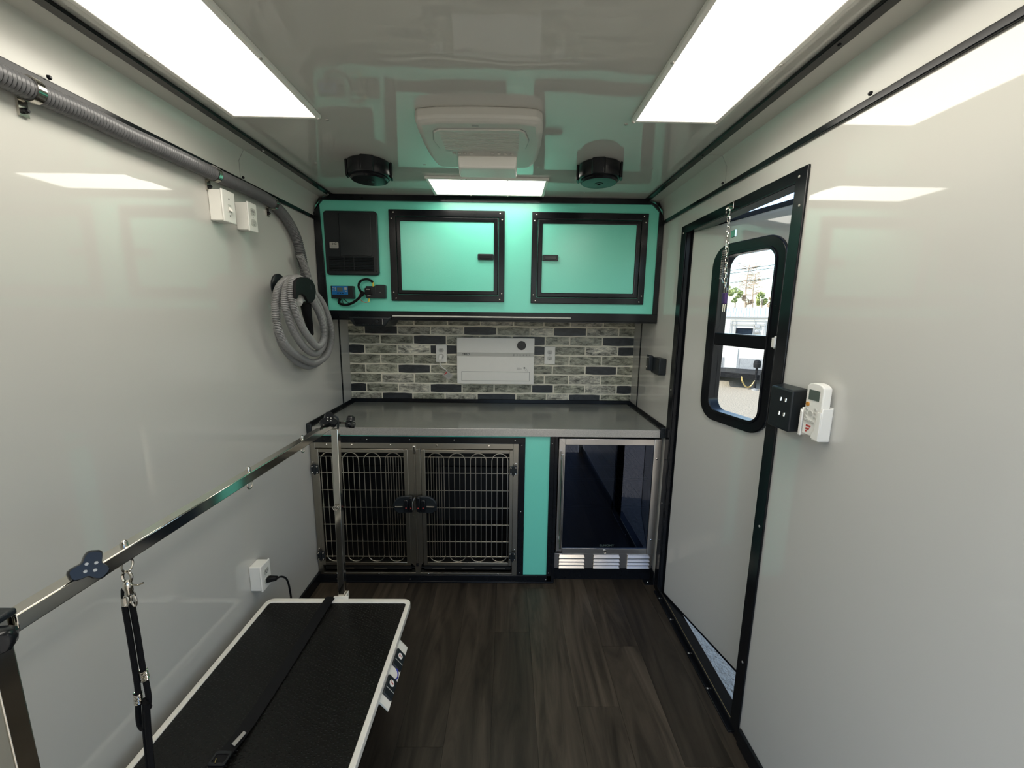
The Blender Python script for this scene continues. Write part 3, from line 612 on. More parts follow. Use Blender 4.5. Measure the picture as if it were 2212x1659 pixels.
obj('tag_print', MB().prism([(.637, 1.080), (.621, 1.062), (.641, 1.046), (.657, 1.064)], 'y', D - .0166, D - .0158), 'greyink', tg)

# ------------------------------------------------------------------ worktop and lower cabinet
wt = thing('worktop', (W / 2, 2.3, .84), 'grey laminate worktop with silver front edge and black end trims', 'worktop')
obj('slab', MB().box(.002, W - .002, 2.0265, D - .012, .845, .88), 'counter', wt)
obj('front_edge', MB().box(.026, 1.8135, 2.018, 2.0265, .839, .8805), 'cedge', wt, bevel=.002)
L = lambda s_, x0: [(x0, .88), (x0 + s_ * .026, .88), (x0 + s_ * .026, .8835), (x0 + s_ * .004, .884), (x0 + s_ * .004, .899), (x0, .899)]
obj('left_trim', MB().prism(L(1, .001), 'y', 2.018, D - .014), 'trim', wt)
obj('right_trim', MB().prism(L(-1, W - .001), 'y', 2.018, D - .014), 'trim', wt)
obj('left_end_cap', MB().box(.001, .026, 2.012, 2.0275, .838, .897), 'black', wt, bevel=.004)
obj('right_end_cap', MB().box(1.8135, W - .001, 2.012, 2.0275, .838, .8925), 'black', wt, bevel=.004)
obj('back_trim', MB().box(.002, W - .002, D - .014, D - .002, .88, .9055), 'trim', wt, bevel=.002)
sb = MB()
for yy in (2.06, 2.25, 2.42):
    for xx in (.014, W - .014): sb.screw((xx, yy, .8835), (0, 0, 1), .0035, .002)
sb.screw((1.827, 2.012, .866), (0, -1, 0), .003, .002)
obj('screw', sb, 'black', wt, kind='stuff')

lc = thing('base_cabinet', (.64, YK, 0), 'teal base cabinet face with black edge trims holding the kennel', 'cabinet')
obj('face_panel', MB().box(1.119, 1.247, YK + .002, YK + .014, .044, .8385).box(.012, 1.119, YK + .002, YK + .014, .829, .8385), 'teal', lc)
obj('partition', MB().box(1.262, 1.285, YK + .01, D - .02, 0, .838), 'trim', lc)
obj('edge_trim', MB().box(1.247, 1.2865, YK - .008, YK + .012, .0, .8385), 'trim', lc, bevel=.002)
obj('edge_rib', MB().box(1.271, 1.2885, YK - .012, YK + .012, .0, .8385), 'trim', lc, bevel=.002)
obj('kick_trim', MB().box(.003, 1.2865, YK - .008, YK + .012, 0, .0435), 'trim', lc, bevel=.002)
obj('kick_lip', MB().box(.003, 1.2865, YK - .014, YK, 0, .010), 'trim', lc, bevel=.002)
obj('kennel_surround', MB().box(.003, 1.117, YK - .006, YK + .012, .795, .8295).box(1.084, 1.117, YK - .006, YK + .012, .043, .796), 'trim', lc, bevel=.002)
sb = MB()
for xx, zz_ in ((.52, .815), (.3, .815), (.75, .815), (1.065, .815), (1.10, .79), (1.10, .42), (1.10, .06), (1.258, .8), (1.258, .06), (1.245, .02), (.5, .02), (.1, .02)): sb.screw((xx, YK - .008, zz_), (0, -1, 0), .0032, .002)
obj('screw', sb, 'chrome', lc, kind='stuff')

# dog kennel
kn = thing('dog_kennel', (.54, YK, .04), 'stainless steel dog kennel with two wire doors under the worktop', 'kennel')
obj('lining', MB().box(.02, 1.075, D - .05, D - .04, .05, .79).box(.012, .02, YK + .03, D - .04, .05, .79).box(1.072, 1.08, YK + .03, D - .04, .05, .79).box(.02, 1.075, YK + .03, D - .04, .785, .793).box(.02, 1.075, YK + .03, D - .04, .062, .07).box(.53, .548, YK + .04, D - .05, .07, .785), 'dark_in', kn)
obj('inner_rail', MB().box(.02, 1.07, D - .075, D - .06, .435, .46).box(.02, 1.07, D - .075, D - .06, .66, .70), 'dark_in', kn, kind='stuff')
obj('face_frame', MB().box(.004, .030, YK - .004, YK + .03, .044, .796).box(1.056, 1.084, YK - .004, YK + .03, .044, .796).box(.03, 1.056, YK - .004, YK + .03, .765, .796).box(.03, 1.056, YK - .004, YK + .03, .044, .056), 'steel', kn, bevel=.0015)
obj('centre_post', MB().prism([(.508, .765), (.573, .765), (.575, .12), (.558, .095), (.556, .056), (.530, .056), (.528, .095), (.503, .12)], 'y', YK - .006, YK + .03), 'steel', kn, bevel=.0015)
obj('post_channel', MB().box(.531, .5345, YK - .0085, YK - .004, .11, .735).box(.5505, .554, YK - .0085, YK - .004, .11, .735), 'steel', kn)
obj('latch_rod', MB().tube([(.5425, YK - .010, .74), (.5425, YK - .010, .12)], .0045, 10), 'steel', kn)
obj('rod_clip', MB().box(.533, .552, YK - .016, YK - .004, .742, .785), 'chrome', kn, bevel=.004)
obj('rod_foot', MB().box(.536, .549, YK - .014, YK - .004, .10, .115), 'rubber', kn, bevel=.002)
obj('drain_tray', MB().box(.035, .505, YK + .012, YK + .4, .060, .066).box(.575, 1.05, YK + .012, YK + .4, .060, .066).box(.035, .505, YK + .012, YK + .016, .06, .085).box(.575, 1.05, YK + .012, YK + .016, .06, .085), 'dark_in', kn)
for x0 in (.12, .30, .62, .78, .95): obj('tray_slot', MB().box(x0, x0 + .07, YK + .009, YK + .012, .070, .076), 'steel', kn)
def kdoor(fx, lab):
    X = lambda q: fx(q)
    def bx(mb, a, b_, *r): return mb.box(min(X(a), X(b_)), max(X(a), X(b_)), *r)
    mb = MB(); y0, y1 = YK - .012, YK + .006
    bx(mb, .577, .598, y0, y1, .105, .763); bx(mb, 1.037, 1.056, y0, y1, .105, .763); bx(mb, .598, 1.037, y0, y1, .745, .763); bx(mb, .598, 1.037, y0, y1, .105, .1235)
    d = obj('door', mb, 'steel', kn, bevel=.0015, label=lab)
    for z in (.721, .633, .536, .438, .340, .242, .153): obj('wire_bar', MB().tube([(X(.596), YK - .004, z), (X(1.038), YK - .004, z)], .0024, 6), 'wire', d)
    for a, b_, inn in ((.612, .695, [.627, .640, .654, .668, .681]), (.7195, .806, [.749, .777]), (.833, .916, [.861, .889]), (.945, 1.029, [.973, 1.001])):
        pts = []; r = (b_ - a) / 2; c = (a + b_) / 2
        for k in range(13): q = PI * k / 12; pts.append((X(c + r * math.cos(q)), YK - .007, .744 - r + r * math.sin(q)))
        for k in range(13): q = PI + PI * k / 12; pts.append((X(c + r * math.cos(q)), YK - .007, .126 + r * .9 + r * .9 * math.sin(q)))
        obj('wire_loop', MB().tube(pts, .0024, 6, True), 'wire', d)
        for q in inn: obj('wire_bar', MB().tube([(X(q), YK - .0065, .722), (X(q), YK - .0065, .150)], .0020, 6), 'wire', d)
    for z in (.653, .162):
        h = MB(); bx(h, 1.039, 1.076, YK - .020, YK - .010, z - .024, z + .024); bx(h, 1.054, 1.061, YK - .025, YK - .012, z - .028, z + .028)
        hg = obj('hinge', h, 'black', d, bevel=.002)
        s_ = MB()
        for xx in (1.045, 1.070):
            for zz_ in (z - .017, z + .017): s_.screw((X(xx), YK - .020, zz_), (0, -1, 0), .005, .003)
        s_.screw((X(1.07), YK - .006, z + .036), (0, -1, 0), .005, .003)
        obj('screw', s_, 'chrome', hg, kind='stuff')
    # latch housing: rounded fan shape with a lever
    pl = [(.556, .512), (.585, .513), (.615, .511), (.640, .498), (.655, .475), (.658, .455), (.650, .43), (.63, .412), (.60, .418), (.556, .418)]
    lh = obj('latch_housing', MB().prism([(X(a), b_) for a, b_ in pl], 'y', YK - .026, YK - .010), 'black', d, bevel=.006, seg=3)
    k = MB(); bx(k, .552, .572, YK - .040, YK - .022, .43, .51); bx(k, .576, .600, YK - .038, YK - .022, .43, .495)
    obj('latch_block', k, 'blackgloss', lh, bevel=.004)
    obj('lever', MB().tube([(X(.605), YK - .032, .457), (X(.645), YK - .032, .456)], .004, 8), 'chrome', lh)
    k = MB(); bx(k, .5585, .5645, YK - .0412, YK - .039, .449, .455); bx(k, .584, .590, YK - .0392, YK - .037, .449, .455)
    obj('mark', k, 'red', lh)
kdoor(lambda q: q, 'right wire door hinged on its right')
kdoor(lambda q: 1.085 - q, 'left wire door hinged on the left wall side')
obj('latch_lever', MB().tube([(.547, YK - .045, .515), (.536, YK - .05, .49), (.536, YK - .05, .42), (.540, YK - .044, .41)], .003, 8), 'chrome', kn)
sb = MB()
for xx in (.09, .22, .42, .66, .93): sb.screw((xx, YK - .004, .784), (0, -1, 0), .0055, .004)
for xx in (.1, .33, .6, .98): sb.screw((xx, YK - .004, .050), (0, -1, 0), .004, .003)
obj('screw', sb, 'chrome', kn, kind='stuff')

# wine fridge
fr = thing('beverage_fridge', (1.56, 2.05, 0), 'beverage fridge with tinted glass door and steel frame under worktop', 'fridge')
FY = 2.03
obj('cabinet_shell', MB().box(1.298, 1.304, FY + .035, D - .04, .06, .828).box(1.816, 1.822, FY + .035, D - .04, .06, .828).box(1.304, 1.816, D - .05, D - .04, .06, .828).box(1.304, 1.816, FY + .035, D - .04, .82, .828).box(1.304, 1.816, FY + .035, D - .04, .185, .195), 'dark_in', fr)
fd = obj('door', MB().box(1.294, 1.328, FY, FY + .035, .187, .827).box(1.792, 1.829, FY, FY + .035, .172, .827).box(1.328, 1.792, FY, FY + .035, .793, .827).box(1.328, 1.792, FY, FY + .035, .176, .2065), 'steelh', fr, bevel=.002, label='glass door in a brushed steel frame')
for (a, b_), (c_, d_) in (((1.294, .827), (1.328, .793)), ((1.829, .827), (1.792, .793)), ((1.294, .187), (1.328, .2065)), ((1.829, .172), (1.792, .2065))):
    obj('mitre_joint', MB().tube([(a, FY - .0001, b_), (c_, FY - .0001, d_)], .0005, 4), 'greyink', fd)
gp_ = obj('glass_pane', MB().box(1.328, 1.792, FY + .006, FY + .012, .206, .793), 'tinted', fd)
text('brand_letters', 'EUHOMY', .0155, 'lcd', fd, (1.573, FY + .0055, .222), sx=1.25, extrude=.0001)
obj('glass_border', MB().ring(rect(1.327, 1.793, .205, .794), rect(1.340, 1.78, .214, .785), 'y', FY + .014, FY + .03), 'rubber', fd)
obj('handle', MB().tube([(1.309, FY - .034, .752), (1.313, FY - .034, .225)], .0062, 12).tube([(1.309, FY - .034, .715), (1.309, FY + .002, .715)], .005, 8).tube([(1.312, FY - .034, .262), (1.312, FY + .002, .262)], .005, 8), 'chrome', fd)
obj('lock', MB().lathe([(.010, 0), (.010, .004), (.008, .007), (.006, .005), (.0001, .005)], (1.562, FY, .190), (0, -1, 0), 18), 'chrome', fd)
obj('screw', MB().screw((1.810, FY, .72), (0, -1, 0), .006, .004).screw((1.811, FY, .26), (0, -1, 0), .006, .004), 'chrome', fd, kind='stuff')
for z in (.66, .585, .43):
    s_ = MB().tube([(1.306, FY + .06, z), (1.814, FY + .06, z)], .003, 6).tube([(1.306, FY + .06, z - .012), (1.814, FY + .06, z - .012)], .0025, 6)
    for k in range(12): s_.tube([(1.33 + k * .042, FY + .06, z), (1.33 + k * .042, D - .07, z)], .0022, 5)
    obj('wire_shelf', s_, 'steel', fr)
gr = obj('vent_grille', MB().box(1.289, 1.826, FY + .006, FY + .02, .085, .174), 'steelh', fr, bevel=.001, label='steel louvred vent panel below the door')
for x0, x1 in ((1.311, 1.455), (1.500, 1.648), (1.685, 1.812)):
    for k in range(4):
        z = .092 + k * .0205
        obj('louvre', MB().hexa([(x0, FY - .010, z), (x1, FY - .010, z), (x1, FY + .008, z), (x0, FY + .008, z)], [(x0 + .004, FY + .002, z + .013), (x1 - .004, FY + .002, z + .013), (x1 - .004, FY + .008, z + .014), (x0 + .004, FY + .008, z + .014)]), 'steelh', gr, bevel=.002)
obj('toe_kick', MB().box(1.288, 1.838, FY + .03, FY + .06, .0, .084), 'trim', fr)
obj('kick_strip', MB().box(1.288, 1.828, FY + .04, FY + .075, .0, .012), 'trim', fr)
fb = thing('floor_bracket', (1.82, 2.03, 0), 'small black angle bracket on floor at right foot of the fridge', 'bracket')
obj('foot_plate', MB().box(1.790, 1.837, 2.012, 2.062, .0, .004), 'trim', fb, bevel=.001)
obj('upright', MB().box(1.832, 1.837, 2.012, 2.062, .004, .075), 'trim', fb, bevel=.001)
obj('bolt', MB().screw((1.813, 2.035, .004), (0, 0, 1), .006, .004), 'chrome', fb)

# ------------------------------------------------------------------ left wall: hose, hanger, outlets
HX = .027
hp = [(HX, .30, 1.906), (HX, .62, 1.906), (HX, .893, 1.906), (HX, .96, 1.906), (HX, 1.054, 1.909), (HX, 1.156, 1.908), (HX, 1.284, 1.911), (HX, 1.48, 1.912), (HX, 1.675, 1.914), (HX, 1.80, 1.910),
      (HX, 1.891, 1.886), (HX, 1.954, 1.85), (HX, 2.003, 1.803), (HX + .002, 2.027, 1.75), (HX + .006, 2.04, 1.683), (HX + .014, 2.045, 1.61)]
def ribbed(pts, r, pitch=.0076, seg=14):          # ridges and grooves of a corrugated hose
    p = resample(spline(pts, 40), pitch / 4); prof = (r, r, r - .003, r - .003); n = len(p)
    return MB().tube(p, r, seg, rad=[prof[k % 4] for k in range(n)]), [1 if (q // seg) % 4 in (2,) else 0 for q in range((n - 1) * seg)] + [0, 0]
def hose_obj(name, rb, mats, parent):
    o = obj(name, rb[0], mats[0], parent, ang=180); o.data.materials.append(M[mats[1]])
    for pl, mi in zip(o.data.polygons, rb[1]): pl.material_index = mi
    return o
ho = thing('vacuum_hose', (HX, 1.2, 1.89), 'grey ribbed vacuum hose clamped along left wall under the cove', 'hose')
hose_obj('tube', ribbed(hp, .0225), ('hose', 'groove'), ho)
for yy, zc in ((.945, 1.906), (1.48, 1.912), (1.823, 1.906)):
    pts = [(HX + .0245 * math.cos(a), yy, zc + .0245 * math.sin(a)) for a in [2 * PI * k / 20 for k in range(20)]]
    band = MB().ring([(HX + .0255 * math.cos(2 * PI * k / 24), zc + .0255 * math.sin(2 * PI * k / 24)) for k in range(24)], [(HX + .023 * math.cos(2 * PI * k / 24), zc + .023 * math.sin(2 * PI * k / 24)) for k in range(24)], 'y', yy - .008, yy + .008)
    cl = obj('clamp', band, 'chrome', ho, label='shiny pipe clamp')
    obj('clamp_tab', MB().box(.001, .006, yy - .009, yy + .009, zc - .052, zc - .018), 'chrome', cl)
    obj('bolt', MB().lathe([(.006, 0), (.006, .006), (.003, .010), (.0001, .010)], (.006, yy, zc - .040), (1, 0, 0), 8), 'blackgloss', cl)

CW, CX = Vector((1.0194, 0, 1.4604)), None
def zpx(zx, zy, xd):          # a point of the hanging coil: photo offset -> real place at distance xd from the wall
    u, v_ = 560 + zx / 6.382, 560 + zy / 6.382
    d = right * ((u - 1106) / F_PX) + down * ((v_ - 829.5) / F_PX) + fwd
    return CW + d * ((xd - CW.x) / d.x)
loop = [(560, -60, .048), (645, 150, .05), (730, 420, .052), (850, 700, .05), (960, 1000, .048), (900, 1330, .047), (700, 1475, .046), (500, 1400, .045), (330, 1200, .045), (250, 950, .045), (240, 650, .05), (300, 400, .06), (420, 290, .07),
        (600, 290, .075), (770, 470, .075), (880, 620, .075), (970, 860, .075), (1000, 1080, .075), (930, 1320, .075), (760, 1425, .075), (560, 1350, .077), (380, 1200, .08), (270, 980, .082), (222, 720, .083), (250, 450, .085), (350, 300, .09), (470, 265, .10),
        (620, 310, .105), (750, 520, .105), (850, 720, .105), (900, 950, .105), (880, 1190, .105), (770, 1300, .107), (630, 1220, .11), (490, 1020, .112), (390, 770, .115), (350, 560, .12), (390, 360, .125), (480, 275, .13),
        (610, 330, .13), (730, 560, .13), (830, 750, .13), (885, 950, .13), (880, 1120, .132), (800, 1200, .135), (700, 1100, .137), (590, 930, .14), (490, 690, .143), (435, 450, .146), (460, 300, .15), (540, 265, .148), (600, 330, .146), (590, 430, .145)]
hc = thing('hose_coil', tuple(zpx(600, 800, .09)), 'grey ribbed hose coiled in hanging loops on black wall hanger', 'hose')
hose_obj('tube', ribbed([zpx(*q) for q in loop], .0160, .0066, 12), ('hosecoil', 'coil_groove'), hc)
obj('end_cuff', MB().tube([zpx(590, 470, .14), zpx(575, 540, .142), zpx(540, 610, .142)], .014, 14), 'white', hc, label='white hose end cuff')
obj('end_tool', MB().tube(spline([zpx(640, 600, .10), zpx(660, 760, .095), zpx(690, 900, .09), zpx(715, 1040, .088)], 5), .02, 12, rad=[.024 - .0008 * k for k in range(16)]), 'rubber', hc, label='black suction tool')
hg = thing('hose_hanger', (.02, 1.85, 1.58), 'black two-disc hose hanger on left wall beside the cabinet', 'hanger')
obj('wall_disc', MB().lathe([(.06, 0), (.06, .006), (.055, .009), (.0001, .009)], (.001, 1.865, 1.563), (1, 0, 0), 32), 'black', hg)
fd_ = [zpx(a, b_, .175) for a, b_ in ((505, 300), (545, 262), (600, 245), (650, 247), (700, 265), (745, 305), (775, 370), (785, 450), (775, 540), (745, 590), (720, 605), (680, 595), (640, 520), (590, 480), (545, 500), (530, 550), (505, 540), (500, 420))]
n_ = len(fd_); 
obj('front_disc', MB().add([p for p in fd_] + [p - Vector((.012, 0, 0)) for p in fd_], [tuple(range(n_)), tuple(range(n_, 2 * n_))[::-1]] + [(i, (i + 1) % n_, n_ + (i + 1) % n_, n_ + i) for i in range(n_)]), 'rubber', hg, bevel=.003)
c0 = (fd_[2] + fd_[8]) / 2
obj('arm', MB().tube([(.005, 1.865, 1.565), (.06, 1.84, 1.56), (c0.x - .006, c0.y, c0.z + .005)], .018, 14), 'black', hg)

def surf_box(name, y0, y1, z0, z1, dep, label, cat):
    t = thing(name, (0, (y0 + y1) / 2, z0), label, cat)
    obj('box', MB().box(.0005, dep - .006, y0 + .003, y1 - .003, z0 + .003, z1 - .003), 'white', t, bevel=.003)
    obj('cover_plate', MB().box(dep - .007, dep, y0, y1, z0, z1), 'white', t, bevel=.004, seg=3)
    if cat == 'outlet': t['group'] = 'surface outlets on the left wall'
    return t
t = surf_box('light_switch', 1.474, 1.541, 1.761, 1.868, .05, 'white surface box with toggle switch under the hose', 'switch')
obj('toggle', MB().hexa([(.05, 1.503, 1.803), (.05, 1.513, 1.803), (.05, 1.513, 1.816), (.05, 1.503, 1.816)], [(.062, 1.504, 1.797), (.062, 1.512, 1.797), (.061, 1.512, 1.804), (.061, 1.504, 1.804)]), 'white', t, bevel=.001)
obj('toggle_surround', MB().box(.0495, .051, 1.5, 1.516, 1.797, 1.822), 'offwhite', t)
obj('screw', MB().screw((.05, 1.508, 1.840), (1, 0, 0), .003, .001).screw((.05, 1.508, 1.785), (1, 0, 0), .003, .001), 'ink', t, kind='stuff')
t = surf_box('surface_outlet', 1.612, 1.668, 1.757, 1.862, .05, 'white surface mounted outlet box right of the toggle switch', 'outlet')
duplex(t, (.05, 1.640, 1.809), (0, 1, 0), (1, 0, 0))
t = surf_box('surface_outlet', 1.478, 1.542, .347, .458, .05, 'white surface mounted outlet near floor with black plug in it', 'outlet')
duplex(t, (.05, 1.510, .402), (0, 1, 0), (1, 0, 0))
t = thing('table_power_cord', (.07, 1.52, .3), 'black plug and cable dropping behind the grooming table', 'power cord')
obj('plug', MB().hexa([(.0525, 1.498, .372), (.0525, 1.524, .372), (.0525, 1.524, .394), (.0525, 1.498, .394)], [(.085, 1.516, .371), (.085, 1.532, .371), (.085, 1.532, .387), (.085, 1.516, .387)]), 'rubber', t, bevel=.004)
obj('cable', MB().tube(spline([(.083, 1.522, .379), (.092, 1.54, .375), (.098, 1.565, .345), (.098, 1.58, .29), (.096, 1.588, .2), (.09, 1.58, .08), (.09, 1.55, .006), (.12, 1.45, .006), (.25, 1.35, .006)], 10), .0038, 8), 'rubber', t)

# ------------------------------------------------------------------ right wall boxes and remote
def wallbox(y0, y1, z0, z1, label, screws):
    t = thing('door_catch', (W, (y0 + y1) / 2, z0), label, 'door catch')
    obj('housing', MB().hexa([(W - .0005, y0, z0), (W - .052, y0 - .012, z0 + .002), (W - .052, y1 - .02, z0 + .002), (W - .0005, y1, z0)], [(W - .0005, y0, z1), (W - .052, y0 - .012, z1 - .004), (W - .052, y1 - .02, z1 - .004), (W - .0005, y1, z1)]), 'black', t, bevel=.005, seg=3)
    for yy, zz_ in screws:
        obj('slot', MB().tube([(W - .053, yy, zz_ + .005), (W - .0545, yy - .001, zz_ - .005)], .003, 8), 'chrome', t)
wallbox(1.078, 1.178, 1.148, 1.27, 'larger black box with four metal studs over right door jamb', [(1.108, 1.236), (1.088, 1.236), (1.108, 1.196), (1.088, 1.196)])
t = thing('door_latch_box', (W, 2.15, 1.16), 'smaller black box on right wall between brick wall and door', 'door catch')
obj('housing', MB().box(W - .040, W - .0005, 2.072, 2.185, 1.157, 1.243), 'black', t, bevel=.005, seg=3)
obj('plate', MB().hexa([(W - .062, 2.16, 1.172), (W - .038, 2.16, 1.168), (W - .038, 2.235, 1.163), (W - .062, 2.2, 1.166)], [(W - .062, 2.16, 1.253), (W - .038, 2.16, 1.250), (W - .038, 2.235, 1.25), (W - .062, 2.2, 1.255)]), 'black', t, bevel=.004)
obj('label_mark', MB().box(W - .0630, W - .0618, 2.168, 2.188, 1.238, 1.243), 'greyink', t)
obj('screw', MB().screw((W - .062, 2.19, 1.185), (-1, 0, 0), .004, .003), 'chrome', t)

RX = W - .030
t = thing('remote_holder', (W, 1.017, 1.15), 'white plastic wall holder gripping the air conditioner remote', 'remote holder')
obj('back_plate', MB().box(W - .006, W - .0005, .985, 1.052, 1.15, 1.238), 'white', t, bevel=.002)
obj('side_wall', MB().box(RX - .002, W - .004, .982, .9865, 1.152, 1.236), 'white', t, bevel=.002); obj('side_wall', MB().box(RX - .002, W - .004, 1.0485, 1.053, 1.15, 1.226), 'white', t, bevel=.002)
obj('front_lip', MB().prism([(.982, 1.152), (1.006, 1.154), (1.006, 1.166), (.997, 1.176), (.993, 1.226), (.982, 1.226)], 'x', RX - .0055, RX - .002).prism([(1.053, 1.15), (1.0445, 1.15), (1.0445, 1.214), (1.053, 1.222)], 'x', RX - .0055, RX - .002), 'white', t, bevel=.001)
obj('floor', MB().box(RX - .002, W - .004, .984, 1.006, 1.150, 1.154), 'white', t) .name = 'bottom_shelf'
t = thing('remote_control', (RX, 1.017, 1.157), 'white remote control with grey screen and orange button in wall holder', 'remote control')
arc = [(.9885, 1.156), (1.0465, 1.156), (1.0465, 1.283)] + [(1.0175 + .029 * math.cos(a), 1.283 + .013 * math.sin(a)) for a in [PI * k / 10 for k in range(1, 10)]] + [(.9885, 1.283)]
obj('case', MB().prism(arc, 'x', RX, W - .008), 'white', t, bevel=.003, seg=3)
obj('screen', MB().box(RX - .001, RX + .002, 1.000, 1.036, 1.251, 1.277), 'lcd', t)
obj('power_button', MB().lathe([(.006, 0), (.0055, .002), (.0001, .0022)], (RX, 1.036, 1.238), (-1, 0, 0), 16), 'orange', t, label='orange power button')
for yy, zz_ in ((1.0365, 1.224), (1.0375, 1.214), (1.038, 1.204), (1.007, 1.228), (1.007, 1.218), (1.007, 1.208), (1.038, 1.195), (1.029, 1.195), (1.020, 1.194), (1.011, 1.194)):
    obj('button', MB().lathe([(.0042, 0), (.0038, .002), (.0001, .0022)], (RX, yy, zz_), (-1, 0, 0), 10), 'offwhite', t)
obj('round_pad', MB().lathe([(.0075, 0), (.007, .002), (.0001, .0022)], (RX, 1.0215, 1.216), (-1, 0, 0), 16), 'offwhite', t)
obj('print_mark', MB().prism([(1.033, 1.1835), (1.015, 1.1835), (1.018, 1.1785), (1.033, 1.1785)], 'x', RX - .0006, RX + .001).prism([(1.033, 1.1755), (1.0195, 1.1755), (1.0225, 1.1705), (1.033, 1.1705)], 'x', RX - .0006, RX + .001).prism([(1.033, 1.168), (1.026, 1.168), (1.029, 1.1645), (1.033, 1.1645)], 'x', RX - .0006, RX + .001), 'red', t, kind='stuff')

# ------------------------------------------------------------------ grooming table
TX0, TX1, TY0, TY1, TZ = .050, .637, .44, 1.508, .30
gt = thing('grooming_table', (.345, .97, 0), 'grooming table with black tread top, white rim and steel arm frame', 'table')
obj('table_mat', MB().prism(rrect(TX0 + .017, TX1 - .017, TY0 + .02, TY1 - .023, .012, 4), 'z', TZ - .02, TZ - .004), 'tread', gt)
obj('rim', MB().ring(rrect(TX0, TX1, TY0, TY1, .03, 6), rrect(TX0 + .0175, TX1 - .0175, TY0 + .02, TY1 - .023, .012, 6), 'z', TZ - .025, TZ), 'whitepaint', gt, bevel=.003, seg=3)
obj('under_tray', MB().box(TX0 + .02, TX1 - .02, TY0 + .02, TY1 - .02, TZ - .045, TZ - .021), 'rubber', gt)
obj('lift_base', MB().box(.16, .53, .56, 1.40, .0, .035).box(.20, .49, .62, 1.34, .20, TZ - .045), 'rubber', gt, bevel=.004)
for x0 in (.19, .47):
    obj('scissor_bar', MB().hexa([(x0, .64, .03), (x0 + .03, .64, .03), (x0 + .03, .69, .03), (x0, .69, .03)], [(x0, 1.27, .21), (x0 + .03, 1.27, .21), (x0 + .03, 1.32, .21), (x0, 1.32, .21)]), 'rubber', gt)
cp = obj('control_box', MB().prism([(.600, .287), (.624, .287), (.6405, .2745), (.664, .245), (.661, .242), (.638, .268), (.622, .279), (.600, .279)], 'y', 1.075, 1.318).prism([(.626, .284), (.6405, .2745), (.664, .245), (.630, .262)], 'y', 1.314, 1.318), 'whitepaint', gt)
def on_face(s_, q, h=0):      # s_: 0 top edge .. 1 outer edge of the sloped face, q: y
    n_ = Vector((.0295, 0, .0235)).normalized(); p = Vector((.6405, q, .2745)).lerp(Vector((.664, q, .245)), s_)
    return p + n_ * h
def pad(y0, y1, s0, s1, h0, h1): return MB().hexa([on_face(s0, y0, h0), on_face(s1, y0, h0), on_face(s1, y1, h0), on_face(s0, y1, h0)], [on_face(s0, y0, h1), on_face(s1, y0, h1), on_face(s1, y1, h1), on_face(s0, y1, h1)])
for yc in (1.243, 1.136):
    rk = obj('rocker_switch', pad(yc - .034, yc + .034, -.15, .92, -.002, .007), 'black', cp, bevel=.003, label='black rocker switch')
    obj('rocker_split', pad(yc - .0115, yc - .0095, -.1, .88, .006, .0078), 'greyink', cp)
    n_ = Vector((.0295, 0, .0235)).normalized()
    obj('symbol_disc', MB().lathe([(.0105, 0), (.0105, .0008), (.0001, .0008)], on_face(.36, yc + .012, .0068), n_, 20), 'white', cp)
    s_ = MB(); c = on_face(.36, yc + .012, .0078); ex = (on_face(1, 0) - on_face(0, 0)).normalized(); ey = Vector((0, 1, 0))
    q = lambda a, b_: c + ex * a + ey * b_
    for a0, a1, b0, b1 in ((-.006, .006, -.0009, .0009), (-.006, -.0046, -.006, .006)):
        s_.hexa([q(a0, b0), q(a1, b0), q(a1, b1), q(a0, b1)], [p + n_ * .0004 for p in (q(a0, b0), q(a1, b0), q(a1, b1), q(a0, b1))])
    sg = 1 if yc < 1.2 else -1
    tri = [q(.0065 * sg, 0), q(.002 * sg, .004), q(.002 * sg, -.004)]
    s_.add(tri + [p + n_ * .0005 for p in tri], [(0, 1, 2), (5, 4, 3), (0, 1, 4, 3), (1, 2, 5, 4), (2, 0, 3, 5)])
    obj('arrow_symbol', s_, 'red', cp)
arcb = [on_face(.36 + .55 * math.sin(a) * .9, 1.190 + .02 * math.cos(a), .0012) for a in [PI * k / 10 for k in range(11)]]
obj('blue_arc_print', MB().tube(arcb, .0022, 6), 'navyink', cp, label='blue arc mark')
# arm frame
PXT = .352
def square_post(x0, x1, y, z0, z1, hw=.0128):
    return MB().hexa([(x0 - hw, y - hw, z0), (x0 + hw, y - hw, z0), (x0 + hw, y + hw, z0), (x0 - hw, y + hw, z0)], [(x1 - hw, y - hw, z1), (x1 + hw, y - hw, z1), (x1 + hw, y + hw, z1), (x1 - hw, y + hw, z1)])
obj('arm_post', square_post(.345, .362, 1.522, .16, 1.018), 'chrome', gt, bevel=.002)
obj('arm_post', square_post(.338, .338, .482, .16, 1.055, .0128), 'chrome', gt, bevel=.002)
def beam(p, q, hw, hz_): 
    p, q = Vector(p), Vector(q); d = (q - p).normalized(); s_ = d.cross(Vector((0, 0, 1))).normalized(); u = s_.cross(d)
    c = lambda o_, a, b_: o_ + s_ * a * hw + u * b_ * hz_
    return MB().hexa([c(p, -1, -1), c(p, 1, -1), c(p, 1, 1), c(p, -1, 1)], [c(q, -1, -1), c(q, 1, -1), c(q, 1, 1), c(q, -1, 1)])
obj('cross_bar', beam((.345, .497, 1.037), (.352, 1.42, 1.037), .0128, .0128), 'chrome', gt, bevel=.002)
obj('cross_bar_sleeve', beam((.352, 1.40, 1.037), (.355, 1.517, 1.037), .0105, .0105), 'chrome', gt, bevel=.002)
obj('clamp_cap', MB().box(.321, .360, .466, .499, 1.052, 1.062), 'black', gt, bevel=.003)
